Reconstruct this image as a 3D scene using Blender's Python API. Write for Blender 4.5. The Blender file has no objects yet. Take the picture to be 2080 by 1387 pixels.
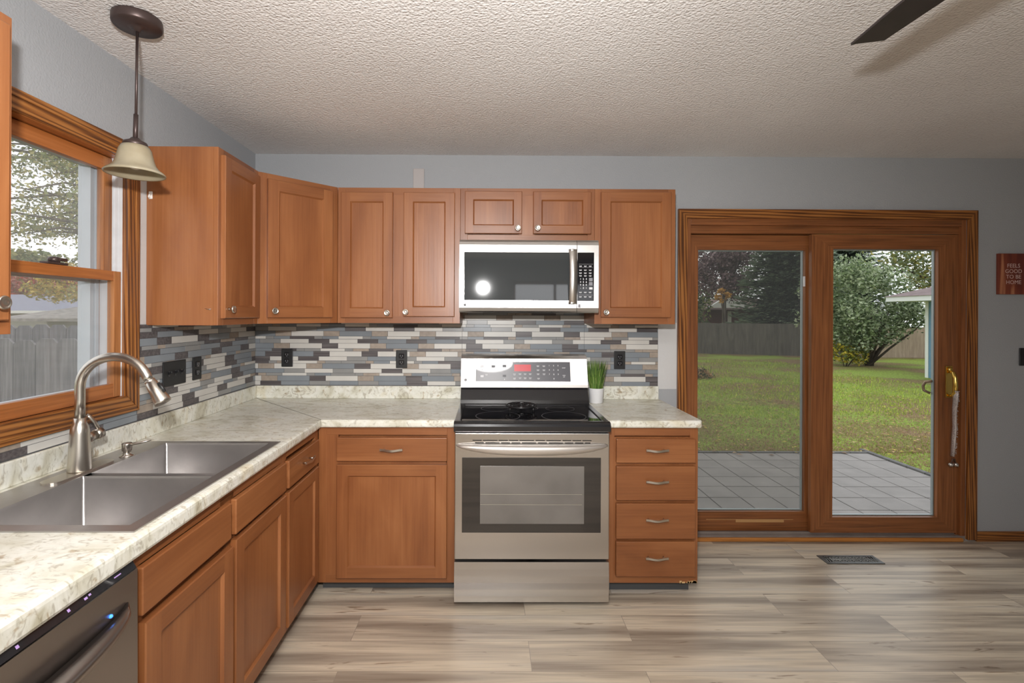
import bpy, bmesh, math, random
from mathutils import Vector, Matrix
PI = math.pi
C = bpy.context.scene.collection

# ------------------------------------------------------------------ camera
cam_d = bpy.data.cameras.new('camera'); cam = bpy.data.objects.new('camera', cam_d); C.objects.link(cam)
W_, F_, PX, PY = 2080.0, 991.28, 997.94, 637.92
cam_d.sensor_fit = 'HORIZONTAL'; cam_d.sensor_width = 36.0
cam_d.lens = F_ / W_ * 36.0
cam_d.shift_x = (1040.0 - PX) / W_
cam_d.shift_y = (PY - 693.5) / W_
cam_d.clip_start = 0.02; cam_d.clip_end = 300
yaw, roll = 0.0059, 0.0042
fw = Vector((math.sin(yaw), math.cos(yaw), 0)); rt = Vector((math.cos(yaw), -math.sin(yaw), 0)); up = Vector((0, 0, 1))
r3 = rt * math.cos(roll) + up * math.sin(roll); u3 = up * math.cos(roll) - rt * math.sin(roll)
M = Matrix((r3, u3, -fw)).transposed().to_4x4(); M.translation = Vector((1.4598, -3.0577, 1.4150))
cam.matrix_world = M
bpy.context.scene.camera = cam

# ------------------------------------------------------------------ world, lights, exposure
w = bpy.data.worlds.new('overcast_sky'); bpy.context.scene.world = w; w.use_nodes = True
nt = w.node_tree; nt.nodes.clear()
wo = nt.nodes.new('ShaderNodeOutputWorld'); bg = nt.nodes.new('ShaderNodeBackground')
tc = nt.nodes.new('ShaderNodeTexCoord'); ns = nt.nodes.new('ShaderNodeTexNoise'); ns.inputs['Scale'].default_value = 2.2; ns.inputs['Detail'].default_value = 4
cr = nt.nodes.new('ShaderNodeValToRGB'); cr.color_ramp.elements[0].position = .35; cr.color_ramp.elements[0].color = (.72, .73, .78, 1)
cr.color_ramp.elements[1].position = .65; cr.color_ramp.elements[1].color = (.95, .95, .97, 1)
nt.links.new(tc.outputs['Generated'], ns.inputs['Vector']); nt.links.new(ns.outputs['Fac'], cr.inputs['Fac'])
nt.links.new(cr.outputs['Color'], bg.inputs['Color']); bg.inputs['Strength'].default_value = 1.9
nt.links.new(bg.outputs['Background'], wo.inputs['Surface'])

def lamp(name, kind, loc, target, power, color=(1, 1, 1), **kw):
    d = bpy.data.lights.new(name, kind); o = bpy.data.objects.new(name, d); C.objects.link(o)
    d.energy = power; d.color = color
    for k, v in kw.items(): setattr(d, k, v)
    o.location = loc
    o.rotation_euler = (Vector(target) - Vector(loc)).to_track_quat('-Z', 'Y').to_euler()
    return o
# the photographer's flash just above the lens, tilted towards the ceiling
lamp('camera_flash', 'SPOT', (1.40, -3.10, 1.70), (1.15, -0.95, 2.40), 235, (1, .985, .97), spot_size=math.radians(150), spot_blend=1.0, shadow_soft_size=.035)
# fill lamps added under the ceiling, out of view, for soft ambient light
lamp('dining_fill', 'AREA', (1.5, -4.3, 2.36), (1.5, -4.3, 0), 62, (1, .96, .92), shape='RECTANGLE', size=1.6, size_y=1.0)
lamp('kitchen_fill', 'AREA', (1.5, -2.75, 2.36), (1.5, -2.75, 0), 26, (1, .97, .94), shape='DISK', size=.5)  # second added fill, overhead near the camera, no fixture modelled
vs = bpy.context.scene.view_settings
vs.view_transform = 'Standard'; vs.look = 'None'; vs.exposure = 0.0; vs.gamma = 1.0; vs.use_curve_mapping = False
bpy.context.scene.cycles.max_bounces = 8
bpy.context.scene.cycles.diffuse_bounces = 5
bpy.context.scene.cycles.transparent_max_bounces = 24
bpy.context.scene.cycles.caustics_reflective = False
bpy.context.scene.cycles.caustics_refractive = False
bpy.context.scene.cycles.sample_clamp_indirect = 4.0

# ------------------------------------------------------------------ materials
def new_mat(name):
    m = bpy.data.materials.new(name); m.use_nodes = True
    return m, m.node_tree.nodes, m.node_tree.links, m.node_tree.nodes['Principled BSDF']
def mat(name, col, rough=.5, metal=0, bump=0, bscale=50, coat=0, spec=.5, var=0, vscale=8, emit=None, trans=0, aniso=0):
    m, N, L, b = new_mat(name)
    b.inputs['Base Color'].default_value = (*col, 1); b.inputs['Roughness'].default_value = rough
    b.inputs['Metallic'].default_value = metal; b.inputs['Coat Weight'].default_value = coat
    b.inputs['Specular IOR Level'].default_value = spec
    t = N.new('ShaderNodeTexCoord')
    if var:
        n = N.new('ShaderNodeTexNoise'); n.inputs['Scale'].default_value = vscale; n.inputs['Detail'].default_value = 5
        r = N.new('ShaderNodeValToRGB')
        r.color_ramp.elements[0].position = .3; r.color_ramp.elements[1].position = .7
        r.color_ramp.elements[0].color = (*[c * (1 - var) for c in col], 1); r.color_ramp.elements[1].color = (*[min(1, c * (1 + var)) for c in col], 1)
        L.new(t.outputs['Object'], n.inputs['Vector']); L.new(n.outputs['Fac'], r.inputs['Fac']); L.new(r.outputs['Color'], b.inputs['Base Color'])
    if bump:
        n = N.new('ShaderNodeTexNoise'); n.inputs['Scale'].default_value = bscale; n.inputs['Detail'].default_value = 3
        bp = N.new('ShaderNodeBump'); bp.inputs['Strength'].default_value = 1; bp.inputs['Distance'].default_value = bump
        L.new(t.outputs['Object'], n.inputs['Vector']); L.new(n.outputs['Fac'], bp.inputs['Height']); L.new(bp.outputs['Normal'], b.inputs['Normal'])
    if emit:
        b.inputs['Emission Color'].default_value = (*emit[0], 1); b.inputs['Emission Strength'].default_value = emit[1]
    if trans: b.inputs['Transmission Weight'].default_value = trans
    if aniso:
        b.inputs['Anisotropic'].default_value = aniso
        tg = N.new('ShaderNodeTangent'); tg.direction_type = 'RADIAL'; tg.axis = 'Z'; L.new(tg.outputs['Tangent'], b.inputs['Tangent'])
    return m
def ramp(N, stops):
    r = N.new('ShaderNodeValToRGB'); e = r.color_ramp.elements
    while len(e) < len(stops): e.new(.5)
    for k, (p, c) in enumerate(stops): e[k].position = p; e[k].color = (*c, 1)
    return r
def wood(name, dark, mid, light, axis='Z', rough=.38, coat=.15, fine=1.0, mott=.6, wave=0, bump=.0003):
    """grain runs along axis; mottling is broad, the pores are fine"""
    m, N, L, b = new_mat(name)
    t = N.new('ShaderNodeTexCoord'); oi = N.new('ShaderNodeObjectInfo')
    ad = N.new('ShaderNodeVectorMath'); ad.operation = 'MULTIPLY_ADD'
    L.new(oi.outputs['Random'], ad.inputs[0]); ad.inputs[1].default_value = (7.1, 5.3, 9.7); L.new(t.outputs['Object'], ad.inputs[2])
    def stretched(sa, sx):
        mp = N.new('ShaderNodeMapping'); i = 'XYZ'.index(axis)
        s = [sx] * 3; s[i] = sa; mp.inputs['Scale'].default_value = s
        L.new(ad.outputs[0], mp.inputs['Vector']); return mp
    m1 = stretched(1.2, 6); n1 = N.new('ShaderNodeTexNoise'); n1.inputs['Scale'].default_value = 1; n1.inputs['Detail'].default_value = 4; n1.inputs['Distortion'].default_value = .8
    L.new(m1.outputs[0], n1.inputs['Vector'])
    m2 = stretched(3, 110 * fine); n2 = N.new('ShaderNodeTexNoise'); n2.inputs['Scale'].default_value = 1; n2.inputs['Detail'].default_value = 3
    L.new(m2.outputs[0], n2.inputs['Vector'])
    mx = N.new('ShaderNodeMix'); mx.data_type = 'FLOAT'; mx.inputs[0].default_value = 1 - mott
    L.new(n1.outputs['Fac'], mx.inputs[2]); L.new(n2.outputs['Fac'], mx.inputs[3])
    src = mx.outputs[0]
    if wave:
        m3 = stretched(1.2, 38); wv = N.new('ShaderNodeTexWave'); wv.wave_type = 'BANDS'; wv.bands_direction = 'Y' if axis != 'Y' else 'X'
        wv.bands_direction = 'DIAGONAL'; wv.inputs['Scale'].default_value = .9; wv.inputs['Distortion'].default_value = 5; wv.inputs['Detail'].default_value = 2; wv.inputs['Detail Scale'].default_value = 1.2
        L.new(m3.outputs[0], wv.inputs['Vector'])
        m4 = N.new('ShaderNodeMix'); m4.data_type = 'FLOAT'; m4.inputs[0].default_value = wave
        L.new(src, m4.inputs[2]); L.new(wv.outputs['Fac'], m4.inputs[3]); src = m4.outputs[0]
    r = ramp(N, [(.32, dark), (.5, mid), (.68, light)])
    L.new(src, r.inputs['Fac']); L.new(r.outputs['Color'], b.inputs['Base Color'])
    b.inputs['Roughness'].default_value = rough; b.inputs['Coat Weight'].default_value = coat; b.inputs['Coat Roughness'].default_value = .25
    bp = N.new('ShaderNodeBump'); bp.inputs['Distance'].default_value = bump; L.new(n2.outputs['Fac'], bp.inputs['Height']); L.new(bp.outputs['Normal'], b.inputs['Normal'])
    return m

MT = {}
cd, cm, cl = (.200, .066, .021), (.270, .097, .032), (.340, .134, .048)
MT['cab_v'] = wood('maple_stain_vertical', cd, cm, cl, 'Z', mott=.75)
MT['cab_h'] = wood('maple_stain_horizontal', tuple(c * .92 for c in cd), tuple(c * .93 for c in cm), tuple(c * .95 for c in cl), 'X', mott=.75)
MT['cab_dark'] = mat('cabinet_shadow_interior', (.05, .018, .008), .7)
od, om, ol = (.085, .026, .005), (.24, .082, .016), (.36, .145, .034)
MT['oak_z'] = wood('oak_trim_vertical', od, om, ol, 'Z', mott=.35, wave=.35, rough=.4)
MT['oak_y'] = wood('oak_trim_depth', od, om, ol, 'Y', mott=.35, wave=.35, rough=.4)
MT['oak_x'] = wood('oak_trim_across', od, om, ol, 'X', mott=.35, wave=.35, rough=.4)
dd, dm, dl = (.13, .045, .014), (.23, .080, .024), (.31, .115, .037)
MT['door_z'] = wood('door_oak_vertical', dd, dm, dl, 'Z', mott=.3, rough=.42)
MT['door_x'] = wood('door_oak_across', dd, dm, dl, 'X', mott=.3, rough=.42)
MT['sash_z'] = wood('sash_wood_vertical', (.20, .07, .02), (.36, .14, .042), (.48, .21, .075), 'Z', mott=.5)
MT['sash_y'] = wood('sash_wood_across', (.20, .065, .015), (.36, .12, .03), (.46, .17, .05), 'Y', mott=.5)
MT['strip'] = wood('quarter_round_oak', (.35, .13, .025), (.48, .19, .04), (.55, .24, .06), 'X', mott=.5)

MT['wall'] = mat('grey_wall_paint', (.365, .378, .395), .62, bump=.0016, bscale=130)
MT['wall_white'] = mat('pale_wall_paint', (.60, .60, .60), .6, bump=.001, bscale=130)
# popcorn ceiling
m, N, L, b = new_mat('popcorn_ceiling'); MT['ceiling'] = m
t = N.new('ShaderNodeTexCoord'); n1 = N.new('ShaderNodeTexNoise'); n1.inputs['Scale'].default_value = 95; n1.inputs['Detail'].default_value = 4; n1.inputs['Roughness'].default_value = .6
v1 = N.new('ShaderNodeTexVoronoi'); v1.inputs['Scale'].default_value = 120; v1.feature = 'SMOOTH_F1'
L.new(t.outputs['Object'], n1.inputs['Vector']); L.new(t.outputs['Object'], v1.inputs['Vector'])
sb = N.new('ShaderNodeMath'); sb.operation = 'SUBTRACT'; L.new(n1.outputs['Fac'], sb.inputs[0]); L.new(v1.outputs['Distance'], sb.inputs[1])
bp = N.new('ShaderNodeBump'); bp.inputs['Distance'].default_value = .0042; L.new(sb.outputs[0], bp.inputs['Height']); L.new(bp.outputs['Normal'], b.inputs['Normal'])
n2 = N.new('ShaderNodeTexNoise'); n2.inputs['Scale'].default_value = 1.3; n2.inputs['Detail'].default_value = 3; L.new(t.outputs['Object'], n2.inputs['Vector'])
r = ramp(N, [(.3, (.70, .675, .655)), (.7, (.80, .785, .77))]); L.new(n2.outputs['Fac'], r.inputs['Fac']); L.new(r.outputs['Color'], b.inputs['Base Color']); b.inputs['Roughness'].default_value = .8

# vinyl plank floor
m, N, L, b = new_mat('vinyl_plank_floor'); MT['floor'] = m
t = N.new('ShaderNodeTexCoord'); br = N.new('ShaderNodeTexBrick')
mp0 = N.new('ShaderNodeMapping'); mp0.inputs['Location'].default_value = (.35, .045, 0); L.new(t.outputs['Object'], mp0.inputs['Vector'])
br.inputs['Scale'].default_value = 1; br.inputs['Brick Width'].default_value = 1.22; br.inputs['Row Height'].default_value = .18
br.offset = .37; br.inputs['Mortar Size'].default_value = .0012; br.inputs['Mortar Smooth'].default_value = .3; br.inputs['Color1'].default_value = (0, 0, 0, 1); br.inputs['Color2'].default_value = (1, 1, 1, 1); br.inputs['Mortar'].default_value = (.5, .5, .5, 1)
L.new(mp0.outputs[0], br.inputs['Vector'])
sc = N.new('ShaderNodeMath'); sc.operation = 'MULTIPLY'; sc.inputs[1].default_value = 37; L.new(br.outputs['Color'], sc.inputs[0])
def fl_noise(sx, sy, detail, dist=0):
    mp = N.new('ShaderNodeMapping'); mp.inputs['Scale'].default_value = (sx, sy, 1); L.new(t.outputs['Object'], mp.inputs['Vector'])
    n = N.new('ShaderNodeTexNoise'); n.noise_dimensions = '4D'; n.inputs['Scale'].default_value = 1; n.inputs['Detail'].default_value = detail; n.inputs['Distortion'].default_value = dist
    L.new(mp.outputs[0], n.inputs['Vector']); L.new(sc.outputs[0], n.inputs['W']); return n
na = fl_noise(.7, 11, 3, .3); nb = fl_noise(3, 90, 4, .8); nc = fl_noise(2.2, 20, 5, 2.5)
ra = ramp(N, [(.30, (.23, .18, .135)), (.43, (.40, .335, .265)), (.56, (.68, .585, .455)), (.72, (.50, .455, .40))]); L.new(na.outputs['Fac'], ra.inputs['Fac'])
rb = ramp(N, [(.30, (.72, .70, .68)), (.55, (1, 1, 1))]); L.new(nb.outputs['Fac'], rb.inputs['Fac'])
rc = ramp(N, [(.30, (.36, .28, .22)), (.37, (1, 1, 1))]); L.new(nc.outputs['Fac'], rc.inputs['Fac'])
x1 = N.new('ShaderNodeMix'); x1.data_type = 'RGBA'; x1.blend_type = 'MULTIPLY'; x1.inputs[0].default_value = .75; L.new(ra.outputs[0], x1.inputs[6]); L.new(rb.outputs[0], x1.inputs[7])
x2 = N.new('ShaderNodeMix'); x2.data_type = 'RGBA'; x2.blend_type = 'MULTIPLY'; x2.inputs[0].default_value = .8; L.new(x1.outputs[2], x2.inputs[6]); L.new(rc.outputs[0], x2.inputs[7])
x3 = N.new('ShaderNodeMix'); x3.data_type = 'RGBA'; x3.blend_type = 'MIX'; L.new(br.outputs['Fac'], x3.inputs[0]); L.new(x2.outputs[2], x3.inputs[6]); x3.inputs[7].default_value = (.28, .235, .19, 1)
L.new(x3.outputs[2], b.inputs['Base Color']); b.inputs['Roughness'].default_value = .36
bp = N.new('ShaderNodeBump'); bp.inputs['Distance'].default_value = .0004; L.new(nb.outputs['Fac'], bp.inputs['Height']); L.new(bp.outputs['Normal'], b.inputs['Normal'])

# laminate counter that imitates granite
m, N, L, b = new_mat('granite_look_laminate'); MT['counter'] = m
t = N.new('ShaderNodeTexCoord')
def cn(s, d, dist=0, rot=0, sc3=(1, 1, 1)):
    mp = N.new('ShaderNodeMapping'); mp.inputs['Scale'].default_value = sc3; mp.inputs['Rotation'].default_value = (0, 0, rot); L.new(t.outputs['Object'], mp.inputs['Vector'])
    n = N.new('ShaderNodeTexNoise'); n.inputs['Scale'].default_value = s; n.inputs['Detail'].default_value = d; n.inputs['Distortion'].default_value = dist; L.new(mp.outputs[0], n.inputs['Vector']); return n
a = cn(5, 6, 1.2, .5, (1, 1.8, 1)); ra = ramp(N, [(.30, (.52, .49, .38)), (.42, (.70, .69, .60)), (.56, (.80, .80, .74)), (.72, (.70, .66, .53))]); L.new(a.outputs['Fac'], ra.inputs['Fac'])
c2 = cn(30, 6, 1.5, .5, (1, 2, 1)); rb = ramp(N, [(.33, (.50, .46, .40)), (.45, (.92, .92, .90)), (.6, (1, 1, 1))]); L.new(c2.outputs['Fac'], rb.inputs['Fac'])
c3 = cn(14, 8, 2.5); rc = ramp(N, [(.30, (.55, .42, .28)), (.39, (1, 1, 1))]); L.new(c3.outputs['Fac'], rc.inputs['Fac'])
x1 = N.new('ShaderNodeMix'); x1.data_type = 'RGBA'; x1.blend_type = 'MULTIPLY'; x1.inputs[0].default_value = .7; L.new(ra.outputs[0], x1.inputs[6]); L.new(rb.outputs[0], x1.inputs[7])
x2 = N.new('ShaderNodeMix'); x2.data_type = 'RGBA'; x2.blend_type = 'MULTIPLY'; x2.inputs[0].default_value = .7; L.new(x1.outputs[2], x2.inputs[6]); L.new(rc.outputs[0], x2.inputs[7])
L.new(x2.outputs[2], b.inputs['Base Color']); b.inputs['Roughness'].default_value = .3

MT['steel'] = mat('brushed_steel', (.60, .58, .56), .27, 1, aniso=.75)
MT['steel_plain'] = mat('satin_steel', (.60, .58, .55), .30, 1)
MT['nickel'] = mat('brushed_nickel', (.62, .58, .52), .28, 1)
MT['sinksteel'] = mat('sink_steel', (.44, .42, .41), .32, .9, bump=.0002, bscale=60, var=.08, vscale=10)
MT['dwsteel'] = mat('dark_stainless', (.36, .33, .31), .32, 1, aniso=.6)
MT['handle'] = mat('silver_handle', (.66, .62, .58), .33, .85)
MT['black'] = mat('black_enamel', (.012, .012, .014), .16, 0, coat=.4)
MT['blackglass'] = mat('black_glass', (.010, .010, .012), .06, 0, coat=.6)
MT['mwglass'] = mat('microwave_window_glass', (.045, .05, .052), .035, 0, coat=.8, spec=.8)
MT['ovenwin'] = mat('oven_inner_window', (.17, .16, .15), .18, .2, coat=.6, var=.25, vscale=3)
MT['ovenframe'] = mat('oven_window_border', (.022, .019, .017), .12, 0, coat=.7)
MT['panelgrey'] = mat('control_panel_grey', (.11, .11, .125), .25, 0, coat=.4)
MT['red'] = mat('red_display', (.42, .02, .03), .3, emit=((.8, .03, .04), .25))
MT['mark'] = mat('white_print', (.70, .70, .72), .5)
MT['greymark'] = mat('grey_print', (.22, .22, .24), .5)
MT['blackmatte'] = mat('black_plastic', (.012, .012, .013), .42)
MT['slot'] = mat('black_slot', (.004, .004, .004), .8)
MT['bronze'] = mat('oil_rubbed_bronze', (.075, .052, .048), .38, .55)
MT['fanblade'] = mat('dark_fan_blade', (.022, .015, .015), .45, var=.2, vscale=20)
MT['brass'] = mat('polished_brass', (.80, .55, .14), .18, 1)
MT['toekick'] = mat('grey_vinyl_toe_kick', (.075, .08, .085), .4)
MT['pot'] = mat('white_ceramic', (.75, .75, .77), .3, coat=.3)
MT['soil'] = mat('dark_soil', (.03, .02, .012), .9)
MT['vinyl'] = mat('white_vinyl', (.62, .63, .65), .45, var=.08, vscale=14)
MT['alu'] = mat('grey_aluminium', (.36, .40, .42), .4, .3)
MT['storm'] = mat('pale_grey_storm_frame', (.50, .54, .58), .45, .1)
MT['clear'] = mat('clear_plastic', (.80, .76, .72), .15)
MT['blue_led'] = mat('blue_led', (.02, .1, .8), .4, emit=((.05, .25, 1), 2.5))
MT['lilac'] = mat('lilac_print', (.45, .30, .62), .5)
MT['cord'] = mat('pale_cord_cover', (.46, .43, .42), .4)
MT['strap'] = mat('silver_beaded_strap', (.50, .44, .42), .35, .4, bump=.002, bscale=260, var=.35, vscale=220)
# alabaster shade
m, N, L, b = new_mat('alabaster_glass'); MT['shade'] = m
t = N.new('ShaderNodeTexCoord'); n = N.new('ShaderNodeTexNoise'); n.inputs['Scale'].default_value = 9; n.inputs['Detail'].default_value = 5; L.new(t.outputs['Object'], n.inputs['Vector'])
r = ramp(N, [(.3, (.40, .335, .22)), (.7, (.54, .485, .36))]); L.new(n.outputs['Fac'], r.inputs['Fac']); L.new(r.outputs['Color'], b.inputs['Base Color'])
b.inputs['Roughness'].default_value = .25; b.inputs['Coat Weight'].default_value = .3
tr = N.new('ShaderNodeBsdfTranslucent'); L.new(r.outputs['Color'], tr.inputs['Color']); mx = N.new('ShaderNodeMixShader'); mx.inputs[0].default_value = .35
L.new(b.outputs[0], mx.inputs[1]); L.new(tr.outputs[0], mx.inputs[2]); L.new(mx.outputs[0], N['Material Output'].inputs['Surface'])
def pane_mat(name, tint, haze=0.0, refl=1.0):
    m, N, L, b = new_mat(name); N.remove(b)
    tp = N.new('ShaderNodeBsdfTransparent'); tp.inputs['Color'].default_value = (*tint, 1)
    g = N.new('ShaderNodeBsdfGlossy'); g.inputs['Roughness'].default_value = .02
    f = N.new('ShaderNodeLayerWeight'); f.inputs['Blend'].default_value = .5
    pw = N.new('ShaderNodeMath'); pw.operation = 'POWER'; pw.inputs[1].default_value = 4; L.new(f.outputs['Facing'], pw.inputs[0])
    ad = N.new('ShaderNodeMath'); ad.operation = 'ADD'; ad.inputs[1].default_value = .02; L.new(pw.outputs[0], ad.inputs[0])
    mu = N.new('ShaderNodeMath'); mu.operation = 'MULTIPLY'; mu.inputs[1].default_value = refl; L.new(ad.outputs[0], mu.inputs[0])
    mx = N.new('ShaderNodeMixShader'); L.new(mu.outputs[0], mx.inputs[0]); L.new(tp.outputs[0], mx.inputs[1]); L.new(g.outputs[0], mx.inputs[2])
    last = mx
    if haze:
        df = N.new('ShaderNodeBsdfTranslucent'); df.inputs['Color'].default_value = (.85, .85, .85, 1)
        m2 = N.new('ShaderNodeMixShader'); m2.inputs[0].default_value = haze; L.new(mx.outputs[0], m2.inputs[1]); L.new(df.outputs[0], m2.inputs[2]); last = m2
    L.new(last.outputs[0], N['Material Output'].inputs['Surface']); return m
MT['glass'] = pane_mat('clear_pane', (.95, .97, .96), 0, .6)
MT['dusty'] = pane_mat('dusty_pane', (.97, .97, .97), .05, .5)
MT['screen'] = pane_mat('insect_screen', (.75, .74, .72), .03, 0)

# ------------------------------------------------------------------ helpers
def BM(): return bmesh.new()
def bx(bm, x0, y0, z0, x1, y1, z1, bev=0, mi=0, seg=2):
    r = bmesh.ops.create_cube(bm, size=1)
    vs_ = r['verts']
    for v in vs_: v.co = Vector(((x0 + x1) / 2 + v.co.x * abs(x1 - x0), (y0 + y1) / 2 + v.co.y * abs(y1 - y0), (z0 + z1) / 2 + v.co.z * abs(z1 - z0)))
    fs = set(f for v in vs_ for f in v.link_faces)
    for f in fs: f.material_index = mi
    if bev:
        es = list(set(e for v in vs_ for e in v.link_edges))
        rr = bmesh.ops.bevel(bm, geom=es, offset=bev, segments=seg, profile=.5, affect='EDGES')
        for f in rr['faces']: f.material_index = mi
def lathe(bm, prof, n=32, mtx=None, mi=0, close=False):
    mtx = mtx or Matrix.Identity(4)
    rings = []
    for (r, z) in prof:
        rings.append([bm.verts.new(mtx @ Vector((r * math.cos(2 * PI * k / n), r * math.sin(2 * PI * k / n), z))) for k in range(n)] if r > 1e-6 else [bm.verts.new(mtx @ Vector((0, 0, z)))])
    for a, b in zip(rings, rings[1:]):
        for k in range(n):
            k2 = (k + 1) % n
            if len(a) == 1 and len(b) == 1: continue
            if len(a) == 1: f = bm.faces.new((a[0], b[k2], b[k]))
            elif len(b) == 1: f = bm.faces.new((a[k], a[k2], b[0]))
            else: f = bm.faces.new((a[k], a[k2], b[k2], b[k]))
            f.material_index = mi; f.smooth = True
def tube(bm, pts, rad, n=12, mi=0, cap=True, flat=1.0):
    pts = [Vector(p) for p in pts]; rads = rad if isinstance(rad, (list, tuple)) else [rad] * len(pts)
    rings = []; prev = None
    for i, p in enumerate(pts):
        d = (pts[min(i + 1, len(pts) - 1)] - pts[max(i - 1, 0)]).normalized()
        if prev is None:
            a = Vector((0, 0, 1)) if abs(d.z) < .9 else Vector((1, 0, 0)); u = d.cross(a).normalized()
        else:
            u = (prev - d * prev.dot(d)).normalized()
        prev = u; v = d.cross(u)
        rings.append([bm.verts.new(p + (u * math.cos(2 * PI * k / n) + v * math.sin(2 * PI * k / n) * flat) * rads[i]) for k in range(n)])
    for a, b in zip(rings, rings[1:]):
        for k in range(n):
            f = bm.faces.new((a[k], a[(k + 1) % n], b[(k + 1) % n], b[k])); f.smooth = True; f.material_index = mi
    if cap:
        for rg in (rings[0], list(reversed(rings[-1]))):
            try: f = bm.faces.new(list(reversed(rg))); f.material_index = mi
            except Exception: pass
def prism(bm, poly, axis, a0, a1, mi=0):
    """extrude a polygon of 2-D points along an axis"""
    def P(u, v, a):
        return {'X': (a, u, v), 'Y': (u, a, v), 'Z': (u, v, a)}[axis]
    A = [bm.verts.new(P(u, v, a0)) for u, v in poly]; B = [bm.verts.new(P(u, v, a1)) for u, v in poly]
    fs = [bm.faces.new(A), bm.faces.new(list(reversed(B)))]
    for k in range(len(poly)): fs.append(bm.faces.new((A[k], A[(k + 1) % len(poly)], B[(k + 1) % len(poly)], B[k])))
    for f in fs: f.material_index = mi
def obj(name, bm, mats, parent=None, smooth=False, loc=None):
    bmesh.ops.recalc_face_normals(bm, faces=bm.faces[:])
    me = bpy.data.meshes.new(name); bm.to_mesh(me); bm.free()
    for m_ in (mats if isinstance(mats, (list, tuple)) else [mats]): me.materials.append(MT[m_] if isinstance(m_, str) else m_)
    if smooth:
        for p in me.polygons: p.use_smooth = True
    o = bpy.data.objects.new(name, me); C.objects.link(o)
    if parent: o.parent = parent
    if loc: o.location = loc
    return o
def raw(name, verts, faces, mats, mis=None, parent=None):
    me = bpy.data.meshes.new(name); me.from_pydata(verts, [], faces)
    for m_ in mats: me.materials.append(MT[m_] if isinstance(m_, str) else m_)
    if mis: me.polygons.foreach_set('material_index', mis)
    me.update(); o = bpy.data.objects.new(name, me); C.objects.link(o)
    if parent: o.parent = parent
    return o
def tag(o, label=None, cat=None, group=None, kind=None):
    if label: o['label'] = label
    if cat: o['category'] = cat
    if group: o['group'] = group
    if kind: o['kind'] = kind
    return o
def thing(name, label, cat, loc=(0, 0, 0), rz=0, group=None, kind=None):
    o = bpy.data.objects.new(name, None); C.objects.link(o); o.location = loc; o.rotation_euler = (0, 0, rz)
    o.empty_display_size = .1
    return tag(o, label, cat, group, kind)
def copy_tree(o, parent=None):
    c = o.copy(); C.objects.link(c)
    if parent: c.parent = parent
    for ch in list(o.children): copy_tree(ch, c)
    return c
def text_bm(bm, s, size, mtx, mi=0, extrude=0.0, align='CENTER', bold=0.0):
    cu = bpy.data.curves.new('t', 'FONT'); cu.body = s; cu.size = size; cu.align_x = align; cu.align_y = 'CENTER'; cu.extrude = extrude; cu.offset = bold
    cu.resolution_u = 3
    o = bpy.data.objects.new('t', cu); C.objects.link(o)
    bpy.context.view_layer.update(); dg = bpy.context.evaluated_depsgraph_get()
    me = bpy.data.meshes.new_from_object(o.evaluated_get(dg)); me.transform(mtx)
    n0 = len(bm.faces); bm.from_mesh(me); bm.faces.ensure_lookup_table()
    for f in bm.faces[n0:]: f.material_index = mi
    bpy.data.objects.remove(o); bpy.data.curves.remove(cu); bpy.data.meshes.remove(me)
RX90 = Matrix.Rotation(PI / 2, 4, 'X')       # text plane facing -Y
def at_front(x, y, z): return Matrix.Translation((x, y, z)) @ RX90

H = 2.41
# ------------------------------------------------------------------ room shell
bm = BM(); bx(bm, -.12, -6.6, -.12, 5.62, .12, 0); tag(obj('floor', bm, 'floor'), kind='structure')
bm = BM(); bx(bm, -.12, -6.6, H, 5.62, .12, H + .12); tag(obj('ceiling', bm, 'ceiling'), kind='structure')
WY0, WY1, WZ0, WZ1 = -1.797, -1.096, 1.075, 2.035          # window opening
bm = BM()
bx(bm, -.12, -6.6, 0, 0, WY0, H); bx(bm, -.12, WY1, 0, 0, 0, H); bx(bm, -.12, WY0, 0, 0, WY1, WZ0); bx(bm, -.12, WY0, WZ1, 0, WY1, H)
wall_left = tag(obj('wall_left', bm, 'wall'), kind='structure')
DX0, DX1, DZ1 = 2.70, 4.47, 2.022
bm = BM()
bx(bm, -.12, 0, 0, DX0, .12, H); bx(bm, DX1, 0, 0, 5.62, .12, H); bx(bm, DX0, 0, DZ1, DX1, .12, H)
bx(bm, DX0, 0, -.12, DX1, .12, -.001)
wall_back = tag(obj('wall_back', bm, 'wall'), kind='structure')
bm = BM(); bx(bm, 5.5, -6.6, 0, 5.62, 0, H); tag(obj('wall_right', bm, 'wall'), kind='structure')
bm = BM()
bx(bm, 0, -6.6, 0, 1.9, -6.48, H); bx(bm, 3.4, -6.6, 0, 5.5, -6.48, H); bx(bm, 1.9, -6.6, 2.0, 3.4, -6.48, H); bx(bm, 1.9, -6.6, 0, 3.4, -6.48, .5)
tag(obj('wall_rear', bm, 'wall'), kind='structure')
w2 = thing('window_2', None, None, (2.65, -6.54, .5), kind='structure')
bm = BM()
for x in (-.75, -.02, .71): bx(bm, x, -.03, 0, x + .04, .03, 1.5)
bx(bm, -.75, -.03, 0, .75, .03, .05); bx(bm, -.75, -.03, 1.45, .75, .03, 1.5)
obj('window_frame', bm, 'door_z', w2)
# baseboard right of the door
bm = BM(); bx(bm, 4.53, -.014, 0, 5.5, -.0005, .062, .003); tag(obj('baseboard_back', bm, 'oak_x'), kind='structure')

# white unpainted patches of wall (real colour of the wall there)
bm = BM(); bx(bm, .0002, -1.028, 1.366, .0012, -.969, 2.125); obj('bare_wall_strip', bm, 'wall_white', wall_left)
bm = BM(); bx(bm, 2.524, -.0012, .95, 2.642, -.0002, 1.365); obj('bare_wall_strip', bm, 'wall_white', wall_back)

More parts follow.
